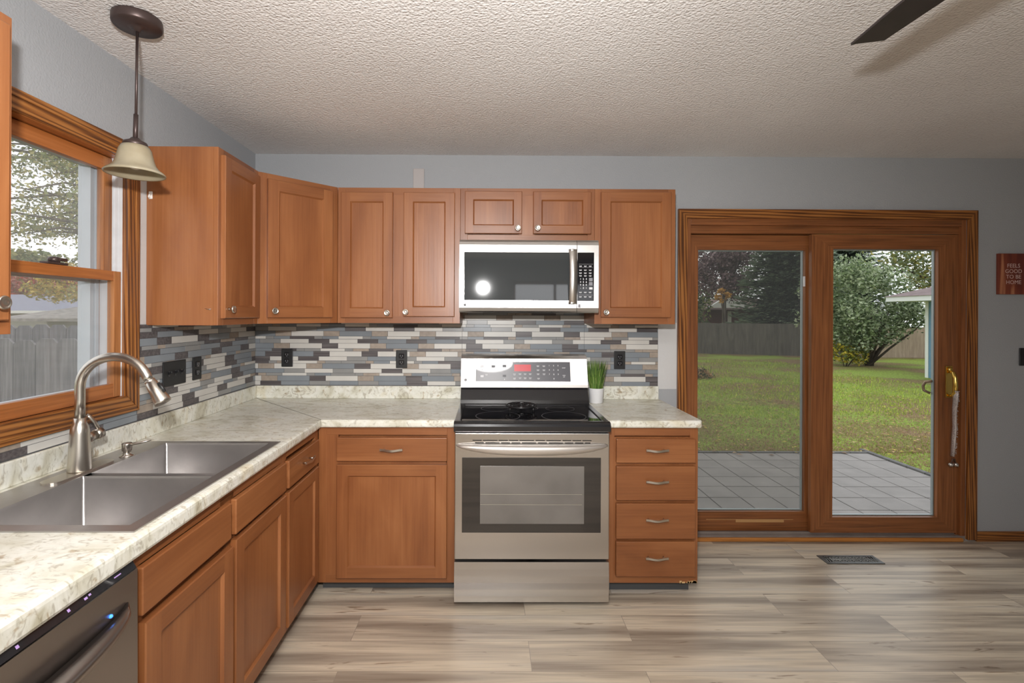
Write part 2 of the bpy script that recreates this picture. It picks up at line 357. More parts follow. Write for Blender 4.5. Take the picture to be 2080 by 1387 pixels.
# ------------------------------------------------------------------ tile backsplash
TILE = [mat('tile_offwhite', (.60, .585, .55), .35, var=.05), mat('tile_bluegrey', (.225, .25, .275), .25, var=.05),
        mat('tile_grey', (.27, .27, .265), .3, var=.08), mat('tile_beige', (.34, .285, .235), .45, var=.12, vscale=40),
        wood('tile_dark', (.06, .052, .055), (.10, .088, .09), (.15, .135, .135), 'X', mott=.3, coat=0), mat('tile_grout', (.10, .10, .105), .8)]
ROWS = ['m', 'l', 't', 'm', 'l', 't', 'm', 'l', 't', 'l', 'm', 't', 'l', 'm', 't', 'm', 'l', 't', 'm', 'l', 't']  # from the bottom up
HT = {'t': .0175, 'm': .0263, 'l': .0325}
LN = {'l': [(.20, 'wb'), (.10, 'sd')], 'm': [(.176, 'wb'), (.128, 'gd')], 't': [(.152, 'wdg'), (.05, 'sg'), (.10, 'sbg')]}
CI = {'w': 0, 'b': 1, 'g': 2, 's': 3, 'd': 4}
def tiles(name, length, regions, place, parent, seed):
    """regions: list of (u0,u1,z0,z1) rectangles; place(u,z,d) -> world point"""
    rnd = random.Random(seed); V = []; F = []; MI = []
    def quadbox(u0, u1, z0, z1, d, mi):
        n = len(V)
        for dd_ in (0.0, d):
            V.extend([place(u0, z0, dd_), place(u1, z0, dd_), place(u1, z1, dd_), place(u0, z1, dd_)])
        for f in ((4, 5, 6, 7), (0, 1, 5, 4), (1, 2, 6, 5), (2, 3, 7, 6), (3, 0, 4, 7)): F.append([n + k for k in f]); MI.append(mi)
    z = .968
    for row in ROWS:
        h = HT[row]; u = -rnd.random() * .3; k = rnd.randrange(3); pal = rnd.randrange(5)
        while u < length:
            L_, cs = LN[row][k % len(LN[row])]; k += 1
            c = cs[(k // 2 + rnd.randrange(2) + (rnd.random() < .25)) % len(cs)]
            for (a, b_, c0, c1) in regions:
                u0, u1, z0, z1 = max(u, a), min(u + L_, b_), max(z, c0), min(z + h, c1)
                if u1 - u0 > .004 and z1 - z0 > .003: quadbox(u0 + .0009, u1 - .0009, z0 + .0009, z1 - .0009, .007, CI[c])
            u += L_
        z += h
    for (a, b_, c0, c1) in regions: quadbox(a, b_, c0, min(c1, z), .0055, 5)
    o = raw(name, V, F, TILE, MI, parent)
    return o
tb = tiles('tile_backsplash', 2.52, [(.007, 1.296, .965, 1.364), (1.296, 2.06, .965, 1.44), (2.06, 2.523, .965, 1.364)], lambda u, z, d: (u, -.0004 - d, z), wall_back, 11)
tl = tiles('tile_backsplash', 2.7, [(0, 1.028, .965, 1.364), (1.028, 2.7, .965, 1.013)], lambda u, z, d: (.0004 + d, -u, z), wall_left, 5)

# ------------------------------------------------------------------ kitchen window (left wall)
win = thing('window_1', None, None, (0, 0, 0), kind='structure')
def ring_boards(bm, axis_plane, a0, a1, b0, b1, wdt, t0, t1, mih=0, miv=1, bev=.003, miter=True):
    """four mitred boards around the outside rectangle a0..a1 x b0..b1; plane 'X' puts a on Y, b on Z; plane 'Y' puts a on X"""
    def P(a, b, t): return (t, a, b) if axis_plane == 'X' else (a, t, b)
    o = [(a0, b0), (a1, b0), (a1, b1), (a0, b1)]; i = [(a0 + wdt, b0 + wdt), (a1 - wdt, b0 + wdt), (a1 - wdt, b1 - wdt), (a0 + wdt, b1 - wdt)]
    for k in range(4):
        k2 = (k + 1) % 4; q = [o[k], o[k2], i[k2], i[k]]
        A = [bm.verts.new(P(*p, t0)) for p in q]; B = [bm.verts.new(P(*p, t1)) for p in q]
        fs = [bm.faces.new(A), bm.faces.new(list(reversed(B)))] + [bm.faces.new((A[j], A[(j + 1) % 4], B[(j + 1) % 4], B[j])) for j in range(4)]
        for f in fs: f.material_index = mih if k % 2 == 0 else miv
        if bev:
            es = [e for f in fs[1:2] for e in f.edges]
            rr = bmesh.ops.bevel(bm, geom=es, offset=bev, segments=2, profile=.5, affect='EDGES')
            for f in rr['faces']: f.material_index = mih if k % 2 == 0 else miv
bm = BM(); ring_boards(bm, 'X', -1.8695, -1.028, 1.013, 2.099, .068, 0.001, .018); obj('casing', bm, ['oak_y', 'oak_z'], win)
bm = BM(); ring_boards(bm, 'X', -1.8695 + .018, -1.046, 1.031, 2.081, .010, .018, .021, bev=.0015); obj('casing_bead', bm, ['oak_y', 'oak_z'], win)
bm = BM(); ring_boards(bm, 'X', WY0, WY1, WZ0, WZ1, .006, -.115, 0, bev=0); obj('jamb', bm, ['sash_y', 'sash_z'], win)
bm = BM()
for ys_, sg_ in ((WY1 - .0062, -1), (WY0 + .0062, 1)):
    bx(bm, -.090, min(ys_, ys_ + sg_ * .002), WZ0 + .008, -.001, max(ys_, ys_ + sg_ * .002), WZ1 - .007)
    bx(bm, -.0385, min(ys_, ys_ + sg_ * .007), 1.578, -.034, max(ys_, ys_ + sg_ * .007), WZ1 - .007)
    bx(bm, -.020, min(ys_, ys_ + sg_ * .004), 1.578, -.017, max(ys_, ys_ + sg_ * .004), WZ1 - .007)
obj('jamb_liner', bm, 'vinyl', win)
def sash(name, y0, y1, z0, z1, x0, x1, st, rb_, rt_, pane='dusty'):
    bm = BM()
    bx(bm, x0, y0, z0, x1, y0 + st, z1, .002, 1); bx(bm, x0, y1 - st, z0, x1, y1, z1, .002, 1)
    bx(bm, x0, y0 + st, z0, x1 - .001, y1 - st, z0 + rb_, .002, 0); bx(bm, x0, y0 + st, z1 - rt_, x1 - .001, y1 - st, z1, .002, 0)
    s = obj(name, bm, ['sash_y', 'sash_z'], win)
    bm = BM(); xm = (x0 + x1) / 2; bx(bm, xm - .002, y0 + st - .003, z0 + rb_ - .003, xm + .002, y1 - st + .003, z1 - rt_ + .003); obj('pane', bm, pane, s)
    return s
SY0, SY1 = WY0 + .009, WY1 - .0085
lower = sash('lower_sash', SY0, SY1, 1.084, 1.577, -.032, -.004, .036, .052, .038)
upper = sash('upper_sash', SY0, SY1, 1.545, 2.026, -.068, -.040, .043, .034, .052)
# sash lock on the meeting rail
bm = BM(); bx(bm, -.036, -1.425, 1.578, -.006, -1.345, 1.586, .002); lathe(bm, [(0, 0), (.016, 0), (.018, .012), (.012, .018), (0, .018)], 20, Matrix.Translation((-.022, -1.385, 1.586)))
bx(bm, -.028, -1.385, 1.592, -.016, -1.335, 1.603, .003); obj('sash_lock', bm, 'bronze', lower)
# storm window outside
bm = BM(); ring_boards(bm, 'X', WY0 - .01, WY1 + .01, WZ0 - .01, WZ1 + .01, .05, -.150, -.121, bev=.002)
ring_boards(bm, 'X', WY0 + .030, WY1 - .030, WZ0 + .03, WZ1 - .03, .018, -.121, -.095, bev=.001)
ring_boards(bm, 'X', WY0 + .012, WY1 - .012, WZ0 + .012, WZ1 - .012, .016, -.121, -.088, bev=.001)
bx(bm, -.118, WY0 + .04, 1.535, -.098, WY1 - .04, 1.555)
st = obj('storm_frame', bm, ['storm', 'storm'], win)
bm = BM(); bx(bm, -.138, WY0 + .038, WZ0 + .038, -.135, WY1 - .038, WZ1 - .038); obj('storm_pane', bm, 'dusty', st)

# ------------------------------------------------------------------ sliding patio door (back wall)
door = thing('door_1', None, None, (0, 0, 0), kind='structure')
bm = BM()
Z0 = .0
def board(pts, t0, t1, mi):
    A = [bm.verts.new((x, t0, z)) for x, z in pts]; B = [bm.verts.new((x, t1, z)) for x, z in pts]
    fs = [bm.faces.new(A), bm.faces.new(list(reversed(B)))] + [bm.faces.new((A[j], A[(j + 1) % 4], B[(j + 1) % 4], B[j])) for j in range(4)]
    for f in fs: f.material_index = mi
xa, xb, zt, cw = 2.645, 4.528, 2.078, .057
board([(xa, zt), (xa, 0.012), (xa + cw, 0.012), (xa + cw, zt - cw)], 0, -.018, 1)
board([(xb, zt), (xb, 0.012), (xb - cw, 0.012), (xb - cw, zt - cw)], 0, -.018, 1)
board([(xa, zt), (xb, zt), (xb - cw, zt - cw), (xa + cw, zt - cw)], 0, -.018, 0)
obj('casing', bm, ['oak_x', 'oak_z'], door)
# jamb: stepped frame
bm = BM()
bx(bm, DX0, 0, .03, DX0 + .030, .12, DZ1, .001, 1); bx(bm, DX1 - .030, 0, .03, DX1, .12, DZ1, .001, 1)
bx(bm, DX0 + .03, 0, DZ1 - .042, DX1 - .03, .12, DZ1, .001, 0)
bx(bm, DX0 + .03, .018, 1.932, DX1 - .03, .12, DZ1 - .042, .001, 0)
bx(bm, DX0 + .03, .062, .03, DX0 + .042, .075, 1.93, .001, 1); bx(bm, DX1 - .044, .016, .03, DX1 - .03, .075, 1.93, .001, 1)
obj('jamb', bm, ['door_x', 'door_z'], door)
bm = BM(); bx(bm, DX0, -.002, 0.001, DX1, .14, .03, .002); bx(bm, DX0 + .03, .028, .03, DX1 - .03, .034, .042); bx(bm, DX0 + .03, .084, .03, DX1 - .03, .09, .042)
obj('sill', bm, mat('grey_brown_sill', (.24, .20, .18), .45, var=.15), door)
bm = BM(); bx(bm, 2.66, -.026, .0, 4.44, -.003, .024, .009, 0, 3); obj('quarter_round', bm, 'strip', door)
def slider(name, x0, x1, z0, z1, y0, y1, sl, sr, rb_, rt_, pane):
    bm = BM()
    # mitred look: stiles and rails
    a, b_, c, d = x0 + sl, x1 - sr, z0 + rb_, z1 - rt_
    def bd(pts, mi):
        A = [bm.verts.new((x, y0, z)) for x, z in pts]; B = [bm.verts.new((x, y1, z)) for x, z in pts]
        for f in [bm.faces.new(A), bm.faces.new(list(reversed(B)))] + [bm.faces.new((A[j], A[(j + 1) % 4], B[(j + 1) % 4], B[j])) for j in range(4)]: f.material_index = mi
    bd([(x0, z0), (x0, z1), (a, d), (a, c)], 1); bd([(x1, z0), (x1, z1), (b_, d), (b_, c)], 1)
    bd([(x0, z1), (x1, z1), (b_, d), (a, d)], 0); bd([(x0, z0), (x1, z0), (b_, c), (a, c)], 0)
    s = obj(name, bm, ['door_x', 'door_z'], door)
    bm = BM()
    ring_boards(bm, 'Y', a - .002, b_ + .002, c - .002, d + .002, .008, y1 - .002, y1 + .014, bev=0)
    obj('outer_bead', bm, ['alu', 'alu'], s)
    bm = BM(); ym = y1 - .006; bx(bm, a - .002, ym - .003, c - .002, b_ + .002, ym + .003, d + .002); obj('pane', bm, pane, s)
    return s
fixed = slider('fixed_panel', 2.742, 3.56, .034, 1.928, .062, .088, .060, .068, .122, .095, 'glass')
slide = slider('sliding_panel', 3.500, 4.424, .044, 1.928, .012, .040, .137, .120, .098, .092, 'glass')
bm = BM(); bx(bm, 2.86, .0600, .105, 3.42, .0619, .108); bx(bm, 3.05, .0598, .088, 3.36, .0619, .104, .0008); obj('worn_patch', bm, mat('bare_oak', (.48, .27, .11), .5), fixed)
bm = BM(); bx(bm, 3.475, .052, 1.60, 3.486, .0615, 1.665, .001); obj('latch_keeper', bm, 'vinyl', fixed)
# insect screen outside the fixed half
scr = thing('screen_door', 'grey insect screen door standing outside the fixed left glass panel', 'screen door', (3.13, .128, .03))
bm = BM(); ring_boards(bm, 'Y', -.41, .42, 0, 1.92, .03, -.010, .010, bev=0); obj('screen_frame', bm, ['alu', 'alu'], scr)
bm = BM(); bx(bm, -.38, -.0006, .03, .39, .0006, 1.89); obj('mesh', bm, 'screen', scr)

# brass handle set
bm = BM(); bx(bm, 4.348, .004, .90, 4.392, .0115, 1.10, .003); hp = obj('handle_plate', bm, 'brass', slide)
bm = BM()
tube(bm, [(4.37, .004, 1.065), (4.37, -.022, 1.060), (4.371, -.034, 1.03), (4.372, -.036, .98), (4.371, -.033, .935), (4.37, -.018, .915), (4.37, .004, .912)], [.009, .010, .011, .012, .011, .009, .008], 12)
lathe(bm, [(0, 0), (.014, 0), (.016, .006), (.010, .014), (0, .014)], 20, Matrix.Translation((4.37, .003, 1.078)) @ Matrix.Rotation(PI / 2, 4, 'X')); obj('pull', bm, 'brass', hp)
bm = BM(); tube(bm, [(4.300, .045, 1.0), (4.282, .075, .99), (4.272, .082, .965), (4.276, .080, .935), (4.295, .055, .92)], .008, 10); obj('outer_handle', bm, mat('bronze_pull', (.25, .17, .11), .4, .6), slide)

# strap of bells hanging on the handle
tg = thing('bell_strap', 'silver beaded strap with two bells hanging from the brass door handle', 'door bells', (4.378, -.012, .48))
bm = BM(); rnd = random.Random(3)
pts = [(-.006, -.028, .47), (-.006, -.024, .435), (-.004, -.02, .40), (0, -.01, .36), (.005, -.004, .30), (.008, -.002, .24), (.006, 0, .18), (.002, 0, .12), (-.002, 0, .055)]
tube(bm, pts, [.014, .017, .017, .016, .015, .014, .015, .014, .013], 12, flat=.5)
for k in range(150):
    u = rnd.random() * (len(pts) - 1); i = int(u); p = Vector(pts[i]).lerp(Vector(pts[i + 1]), u - i)
    bmesh.ops.create_icosphere(bm, subdivisions=1, radius=.0035, matrix=Matrix.Translation(p + Vector((rnd.uniform(-.015, .015), -.007 - rnd.random() * .003, 0))))
obj('strap', bm, 'strap', tg, True)
for dx in (-.017, .016):
    bm = BM(); bmesh.ops.create_uvsphere(bm, u_segments=18, v_segments=12, radius=.0135, matrix=Matrix.Translation((dx, -.004, .004)))
    bx(bm, dx - .0015, -.0185, -.006, dx + .0015, -.016, .010); obj('bell', bm, 'steel_plain', tg, True)
bm = BM(); tube(bm, [(-.012, -.004, .014), (-.004, -.004, .040), (.006, -.004, .040), (.012, -.004, .014)], .005, 8); obj('ring', bm, mat('brown_leather', (.08, .035, .02), .6), tg)

# ------------------------------------------------------------------ cabinets
def knob(parent, x, y, z):
    bm = BM(); lathe(bm, [(0, 0), (.007, 0), (.0055, .004), (.005, .012), (.008, .016), (.0150, .018), (.0165, .022), (.0155, .026), (.0125, .0275), (.0120, .0262), (.004, .0285), (0, .029)], 28, Matrix.Rotation(PI / 2, 4, 'X'))
    return obj('knob', bm, 'nickel', parent, loc=(x, y, z))
def pull(parent, x, y, z):
    bm = BM(); V = []
    n = 20; rings = []
    for k in range(n + 1):
        t_ = -1 + 2 * k / n
        xx = t_ * .056; bow = math.exp(-(t_ * 2.0) ** 2)
        cs_ = math.cos(PI * t_ / 2) ** 2; zz = .003 - .0045 * cs_; yy = -.021 - .0055 * cs_
        hh = .0052; th = .0028
        rings.append([bm.verts.new((xx, yy - th, zz - hh)), bm.verts.new((xx, yy - th, zz + hh)), bm.verts.new((xx, yy + th, zz + hh)), bm.verts.new((xx, yy + th, zz - hh))])
    for a, b_ in zip(rings, rings[1:]):
        for j in range(4): bm.faces.new((a[j], a[(j + 1) % 4], b_[(j + 1) % 4], b_[j]))
    bm.faces.new(rings[0]); bm.faces.new(list(reversed(rings[-1])))
    for s in (-1, 1): tube(bm, [(s * .038, 0, 0), (s * .038, -.021, .001)], .0042, 10)
    return obj('handle', bm, 'nickel', parent, loc=(x, y, z))
def door_front(parent, x0, x1, z0, z1, y, name='door', fr=.055, t_=.020, dep=.009, bevw=.007):
    """framed door; front faces -Y, back plane at y; origin of the mesh at its lower left back corner"""
    w_, h_ = x1 - x0, z1 - z0; bm = BM(); e = .003
    def loop(i, yy): return [bm.verts.new(p) for p in ((i, yy, i), (w_ - i, yy, i), (w_ - i, yy, h_ - i), (i, yy, h_ - i))]
    B = loop(0, 0); S = loop(0, -t_ + e); Fr = loop(e, -t_)
    I = loop(fr, -t_); Pn = loop(fr + bevw, -t_ + dep)
    def strip(a, b_, mis):
        for k in range(4):
            f = bm.faces.new((a[k], a[(k + 1) % 4], b_[(k + 1) % 4], b_[k])); f.material_index = mis[k]
    strip(B, S, [1, 0, 1, 0]); strip(S, Fr, [1, 0, 1, 0]); strip(I, Pn, [1, 0, 1, 0])
    # butt joints: stiles run the full height
    tl_, bl_ = bm.verts.new((fr, -t_, h_ - e)), bm.verts.new((fr, -t_, e)); tr_, br_ = bm.verts.new((w_ - fr, -t_, h_ - e)), bm.verts.new((w_ - fr, -t_, e))
    for q, mi in (((Fr[0], bl_, tl_, Fr[3]), 0), ((br_, Fr[1], Fr[2], tr_), 0), ((bl_, br_, I[1], I[0]), 1), ((I[3], I[2], tr_, tl_), 1)):
        f = bm.faces.new(q); f.material_index = mi
    f = bm.faces.new(Pn); f.material_index = 0
    f = bm.faces.new(list(reversed(B))); f.material_index = 0
    return obj(name, bm, ['cab_v', 'cab_h'], parent, loc=(x0, y, z0))
def slab(parent, x0, x1, z0, z1, y, name='drawer', t_=.020):
    bm = BM(); bx(bm, 0, -t_, 0, x1 - x0, 0, z1 - z0, .004, 0, 3); return obj(name, bm, 'cab_h', parent, loc=(x0, y, z0))
def carcass(parent, w_, d_, z0, z1, kick=0, kd=.075, mats=('cab_v', 'cab_h'), openings=()):
    """front plane at y=0, back at y=d_"""
    bm = BM(); bx(bm, 0, .019, z0, w_, d_, z1)
    fw_ = .04
    bx(bm, 0, 0, z0, fw_, .019, z1, .0008); bx(bm, w_ - fw_, 0, z0, w_, .019, z1, .0008)
    bx(bm, fw_, 0, z1 - fw_, w_ - fw_, .019, z1, .0008, 1); bx(bm, fw_, 0, z0, w_ - fw_, .019, z0 + fw_, .0008, 1)
    for (a, b_, c, d) in openings: bx(bm, a, .0002, c, b_, .019, d, 0, 0)
    o = obj('carcass', bm, list(mats), parent)
    if kick:
        bm = BM(); bx(bm, 0, kd, .001, w_, d_, kick, 0); obj('toe_kick', bm, 'toekick', parent)
    return o
UB, UT = 1.362, 2.124
# uppers on the left wall, front at X=.306
def upper(name, label, w_, loc, rz, doors, z0=UB, z1=UT, dp=.303, mid=()):
    t_ = thing(name, label, 'cabinet', loc, rz)
    carcass(t_, w_, dp, z0, z1, openings=[(a, b_, z0, z1) for a, b_ in mid])
    for (x0, x1, c, d, kx, kz) in doors:
        dr = door_front(t_, x0, x1, c, d, -.0006, fr=.052 if d - c > .4 else .046)
        if kx is not None: knob(dr, kx - x0, -.020, kz - c)
    return t_
# near cabinet, left of the window: local x runs along +Y
upper('wall_cabinet', 'stained maple wall cabinet left of the window, cut off by the left frame edge', .76, (.306, -2.632, 0), PI / 2, [(.03, .375, 1.395, 2.095, .345, 1.43), (.385, .737, 1.395, 2.095, .700, 1.437)], dp=.304, mid=[(.36, .40)])
upper('wall_cabinet', 'stained maple wall cabinet with a broad side panel, right of the window', .360, (.306, -.970, 0), PI / 2, [(.020, .340, 1.392, 2.095, .048, 1.432)], dp=.304)
# diagonal corner cabinet
t_ = thing('corner_wall_cabinet', 'diagonal one-door corner wall cabinet between the two walls', 'cabinet', (.306, -.61, 0), PI / 4)
bm = BM()
pl = [(0, 0), (.4299, 0), (.4299 + .212, .212), (.2150, .640), (-.212, .212)]
prism(bm, [(0.001, .0195), (.4289, .0195), (.4299 + .200, .218), (.215, .632), (-.200, .218)], 'Z', UB, UT, 0)
bx(bm, 0, 0, UB, .045, .019, UT, .0008); bx(bm, .385, 0, UB, .4299, .019, UT, .0008); bx(bm, .045, 0, UT - .035, .385, .019, UT, .0008, 1); bx(bm, .045, 0, UB, .385, .019, UB + .035, .0008, 1)
obj('carcass', bm, ['cab_v', 'cab_h'], t_)
dr = door_front(t_, .042, .392, 1.392, 2.095, -.0006, fr=.055); knob(dr, .028, -.020, .035)
# uppers on the back wall, front at Y=-.306
upper('wall_cabinet', 'two-door maple wall cabinet between the corner cabinet and the microwave', .688, (.611, -.306, 0), 0, [(.022, .312, 1.392, 2.095, .285, 1.420), (.372, .658, 1.400, 2.095, .388, 1.425)], mid=[(.30, .385)])
upper('wall_cabinet', 'short two-door maple wall cabinet above the microwave', .757, (1.300, -.306, 0), 0, [(.026, .346, 1.866, 2.103, .322, 1.895), (.409, .735, 1.866, 2.103, .432, 1.895)], z0=1.822, mid=[(.33, .42)])
upper('wall_cabinet', 'single-door maple wall cabinet right of the microwave, beside the patio door', .456, (2.058, -.306, 0), 0, [(.032, .427, 1.400, 2.103, .058, 1.428)])

# base cabinets; counter underside at .850
BZ0, BZ1 = .068, .848
b1 = thing('base_cabinet', 'maple base cabinet with one drawer over one door, left of the range', 'cabinet', (.612, -.61, 0))
carcass(b1, .683, .60, BZ0, BZ1, BZ0, openings=[(.04, .10, BZ0 + .04, BZ1 - .04), (.10, .64, .655, .69)])
d = slab(b1, .096, .645, .681, .799, -.0006); pull(d, .275, -.020, .060)
door_front(b1, .096, .645, .098, .664, -.0006, fr=.055)
b2 = thing('base_cabinet', 'four-drawer maple base cabinet between the range and the patio door', 'cabinet', (2.056, -.61, 0))
carcass(b2, .460, .60, BZ0, BZ1, 0, openings=[(.04, .42, .10, .80)])
bm = BM(); bx(bm, 0, .06, .001, .44, .60, BZ0); obj('toe_kick', bm, 'toekick', b2)
bm = BM(); rnd = random.Random(9)
for k in range(14):
    x = .36 + rnd.random() * .10; bx(bm, x, -.0012, BZ0 - .001, x + .008 + rnd.random() * .012, .004, BZ0 + .004 + rnd.random() * .010)
obj('chipped_edge', bm, mat('raw_chipped_wood', (.62, .42, .20), .8), b2)
for (a, b_) in ((.676, .796), (.489, .660), (.297, .474), (.108, .284)):
    d = slab(b2, .045, .442, a, b_, -.0006); pull(d, .198, -.020, (b_ - a) * (.5 if b_ < .7 else .45) + .012)
# left run, fronts face +X
b3 = thing('base_cabinet', 'narrow maple base cabinet with a drawer and door in the inside corner', 'cabinet', (.61, -1.035, 0), PI / 2)
carcass(b3, .424, .60, BZ0, BZ1, BZ0, openings=[(.04, .38, .65, .70)])
d = slab(b3, .022, .380, .681, .797, -.0006); pull(d, .19, -.020, .062)
door_front(b3, .022, .380, .100, .665, -.0006, fr=.052)
b4 = thing('sink_base_cabinet', 'wide maple sink cabinet with two false fronts over two doors', 'cabinet', (.61, -1.902, 0), PI / 2)
carcass(b4, .866, .60, BZ0, .600, BZ0, openings=[(.42, .475, BZ0, .6)])
bm = BM()
bx(bm, 0, 0, .60, .04, .019, BZ1); bx(bm, .826, 0, .60, .866, .019, BZ1); bx(bm, .04, 0, .80, .826, .019, BZ1, 0, 1); bx(bm, .04, 0, .655, .826, .019, .69, 0, 1); bx(bm, .40, 0, .6, .48, .019, .82)
bx(bm, 0, .019, .60, .018, .60, BZ1); bx(bm, .848, .019, .60, .866, .60, BZ1)
obj('face_frame', bm, ['cab_v', 'cab_h'], b4)
slab(b4, .024, .432, .683, .800, -.0006, 'false_front'); slab(b4, .460, .884 - .022, .683, .800, -.0006, 'false_front')
dl_ = door_front(b4, .036, .432, .100, .660, -.0010, fr=.055); dl_.rotation_euler = (0, 0, math.radians(-1.2)); dl_.location.y = -.0006
door_front(b4, .462, .862, .100, .665, -.0006, fr=.055)

# ------------------------------------------------------------------ countertops
CT, CB = .888, .850
def nose(bm, path, inner=-.03, drops=(0, 0, 0, 0), ins=(0, 0, 0, 0)):
    """rolled front edge swept along a path of ((x,y),(nx,ny)) where offset d goes along n"""
    prof = [(inner, CT), (-.014, CT), (-.006, CT - .002), (-.001, CT - .007), (0, CT - .014), (0, CB + .010), (-.003, CB + .003), (-.010, CB), (inner, CB)]
    rings = [[bm.verts.new((p[0] + n[0] * (d - (i_ if d == inner else 0)), p[1] + n[1] * (d - (i_ if d == inner else 0)), z - (dr_ if z < CB + .011 else 0))) for d, z in prof] for (p, n), dr_, i_ in zip(path, drops, ins)]
    for a, b_ in zip(rings, rings[1:]):
        for k in range(len(prof)): bm.faces.new((a[k], a[(k + 1) % len(prof)], b_[(k + 1) % len(prof)], b_[k]))
    bm.faces.new(rings[0]); bm.faces.new(list(reversed(rings[-1])))
SX0, SX1, SYA, SYB = .062, .602, -1.872, -1.070          # sink cut-out
ct = thing('countertop', 'L-shaped cream granite-look laminate worktop running into the corner under the window', 'countertop', (.3, -.3, 0))
bm = BM(); ox, oy = -.3, .3
def cb(x0, y0, x1, y1): bx(bm, x0 + ox, y0 + oy, CB, x1 + ox, y1 + oy, CT)
cb(.001, -2.70, .605, SYA); cb(.001, SYB, .605, -.002); cb(.001, SYA, SX0, SYB); cb(SX1, SYA, .605, SYB); cb(.605, -.605, 1.295, -.002)
nose(bm, [((.643 + ox, -2.70 + oy), (1, 0)), ((.635 + ox, -.635 + oy), (1, -1)), ((1.295 + ox, -.635 + oy), (0, -1))], -.03, (.020, .002, 0), (.008, 0, 0))
obj('worktop', bm, 'counter', ct)
bm = BM(); bx(bm, .0085 + ox, -2.70 + oy, CT, .024 + ox, -.0085 + oy, .966, .004, 0, 3); bx(bm, .024 + ox, -.024 + oy, CT, 1.295 + ox, -.0085 + oy, .966, .004, 0, 3); obj('back_lip', bm, 'counter', ct)
bm = BM(); tube(bm, [(.03 + ox, -.03 + oy, CT + .0001), (.632 + ox, -.632 + oy, CT + .0001)], .0011, 6); obj('mitre_seam', bm, mat('dark_seam', (.10, .085, .06), .7), ct)
cr_ = thing('countertop', 'short cream laminate worktop piece between the range and the patio door', 'countertop', (2.3, -.3, 0)); ox = -2.3
bm = BM(); bx(bm, 2.053 + ox, -.605 + oy, CB, 2.528 + ox, -.0015 + oy, CT)
nose(bm, [((2.053 + ox, -.635 + oy), (0, -1)), ((2.520 + ox, -.635 + oy), (0, -1)), ((2.528 + ox, -.627 + oy), (0, -1))]); obj('worktop', bm, 'counter', cr_)
bm = BM(); bx(bm, 2.053 + ox, -.024 + oy, CT, 2.523 + ox, -.0085 + oy, .970, .004, 0, 3); obj('back_lip', bm, 'counter', cr_)

# ------------------------------------------------------------------ sink
sk = thing('kitchen_sink', 'double-bowl stainless steel drop-in sink under the window', 'sink', (.33, -1.47, CT))
bm = BM(); ox, oy, z = -.33, 1.47, .0035
BX0, BX1 = .165, .578; bowls = [(-1.850, -1.489), (-1.460, -1.088)]
xs = [.050, BX0, BX1, .613]; ys = [-1.884, bowls[0][0], bowls[0][1], bowls[1][0], bowls[1][1], -1.058]
for i in range(3):
    for j in range(5):
        if i == 1 and j in (1, 3): continue
        q = [(xs[i], ys[j]), (xs[i + 1], ys[j]), (xs[i + 1], ys[j + 1]), (xs[i], ys[j + 1])]
        bm.faces.new([bm.verts.new((x + ox, y + oy, z - (.006 if (i == 1 and j == 2) else 0))) for x, y in q])
o4 = [(xs[0], ys[0]), (xs[3], ys[0]), (xs[3], ys[5]), (xs[0], ys[5])]
for k in range(4):
    a, b_ = o4[k], o4[(k + 1) % 4]
    bm.faces.new([bm.verts.new((p[0] + ox, p[1] + oy, zz)) for p, zz in ((a, z), (b_, z), (b_, .0002), (a, .0002))])
bmesh.ops.remove_doubles(bm, verts=bm.verts[:], dist=.0001); obj('rim', bm, 'sinksteel', sk)
for (ya, yb) in bowls:
    bm = BM(); c4 = [(BX0, ya), (BX1, ya), (BX1, yb), (BX0, yb)]; cx, cy = (BX0 + BX1) / 2, (ya + yb) / 2; rings = []
    def rr(ins, zz, rad):
        out = []
        x0, x1, y0, y1 = BX0 + ins, BX1 - ins, ya + ins, yb - ins
        for (qx, qy, a0) in ((x1 - rad, y1 - rad, 0), (x0 + rad, y1 - rad, PI / 2), (x0 + rad, y0 + rad, PI), (x1 - rad, y0 + rad, 1.5 * PI)):
            for s in range(5): a_ = a0 + s * PI / 8; out.append(bm.verts.new((qx + rad * math.cos(a_) + ox, qy + rad * math.sin(a_) + oy, zz)))
        return out
    rings = [rr(0, z, .004), rr(.001, -.006, .010), rr(.004, -.185, .012), rr(.012, -.198, .015), rr(.03, -.202, .02)]
    for a, b_ in zip(rings, rings[1:]):
        for k in range(20): f = bm.faces.new((a[k], a[(k + 1) % 20], b_[(k + 1) % 20], b_[k])); f.smooth = True
    bm.faces.new(rings[-1])
    bo = obj('bowl', bm, 'sinksteel', sk)
    bm = BM(); lathe(bm, [(0, .002), (.02, .002), (.036, .004), (.044, .003), (.046, 0)], 28, Matrix.Translation((cx + ox, cy + oy, -.2015))); obj('drain', bm, 'steel_plain', bo)

# ------------------------------------------------------------------ faucet and soap pump
fa = thing('faucet', 'brushed nickel pull-down gooseneck faucet standing on the sink rim', 'faucet', (.122, -1.45, CT + .0036))
bm = BM()
prof = []
n = 24; pts = []
for k in range(n):
    a_ = 2 * PI * k / n; sx = 1 if math.sin(a_) > 0 else -1
    pts.append((.030 * math.cos(a_), .030 * math.sin(a_) + sx * .098))
prism(bm, pts, 'Z', 0, .006); obj('deck_plate', bm, 'nickel', fa)
bm = BM(); lathe(bm, [(0, .006), (.033, .006), (.0335, .010), (.030, .06), (.0265, .13), (.024, .150), (.0185, .160), (.0175, .178), (0, .178)], 36); obj('body', bm, 'nickel', fa)
bm = BM()
arc = [(0, 0, .178), (0, 0, .24), (0, 0, .279)]
R_ = .113
for k in range(1, 17):
    a_ = PI - k * (PI * .885) / 16; arc.append((R_ + R_ * math.cos(a_), 0, .279 + R_ * .88 * math.sin(a_)))
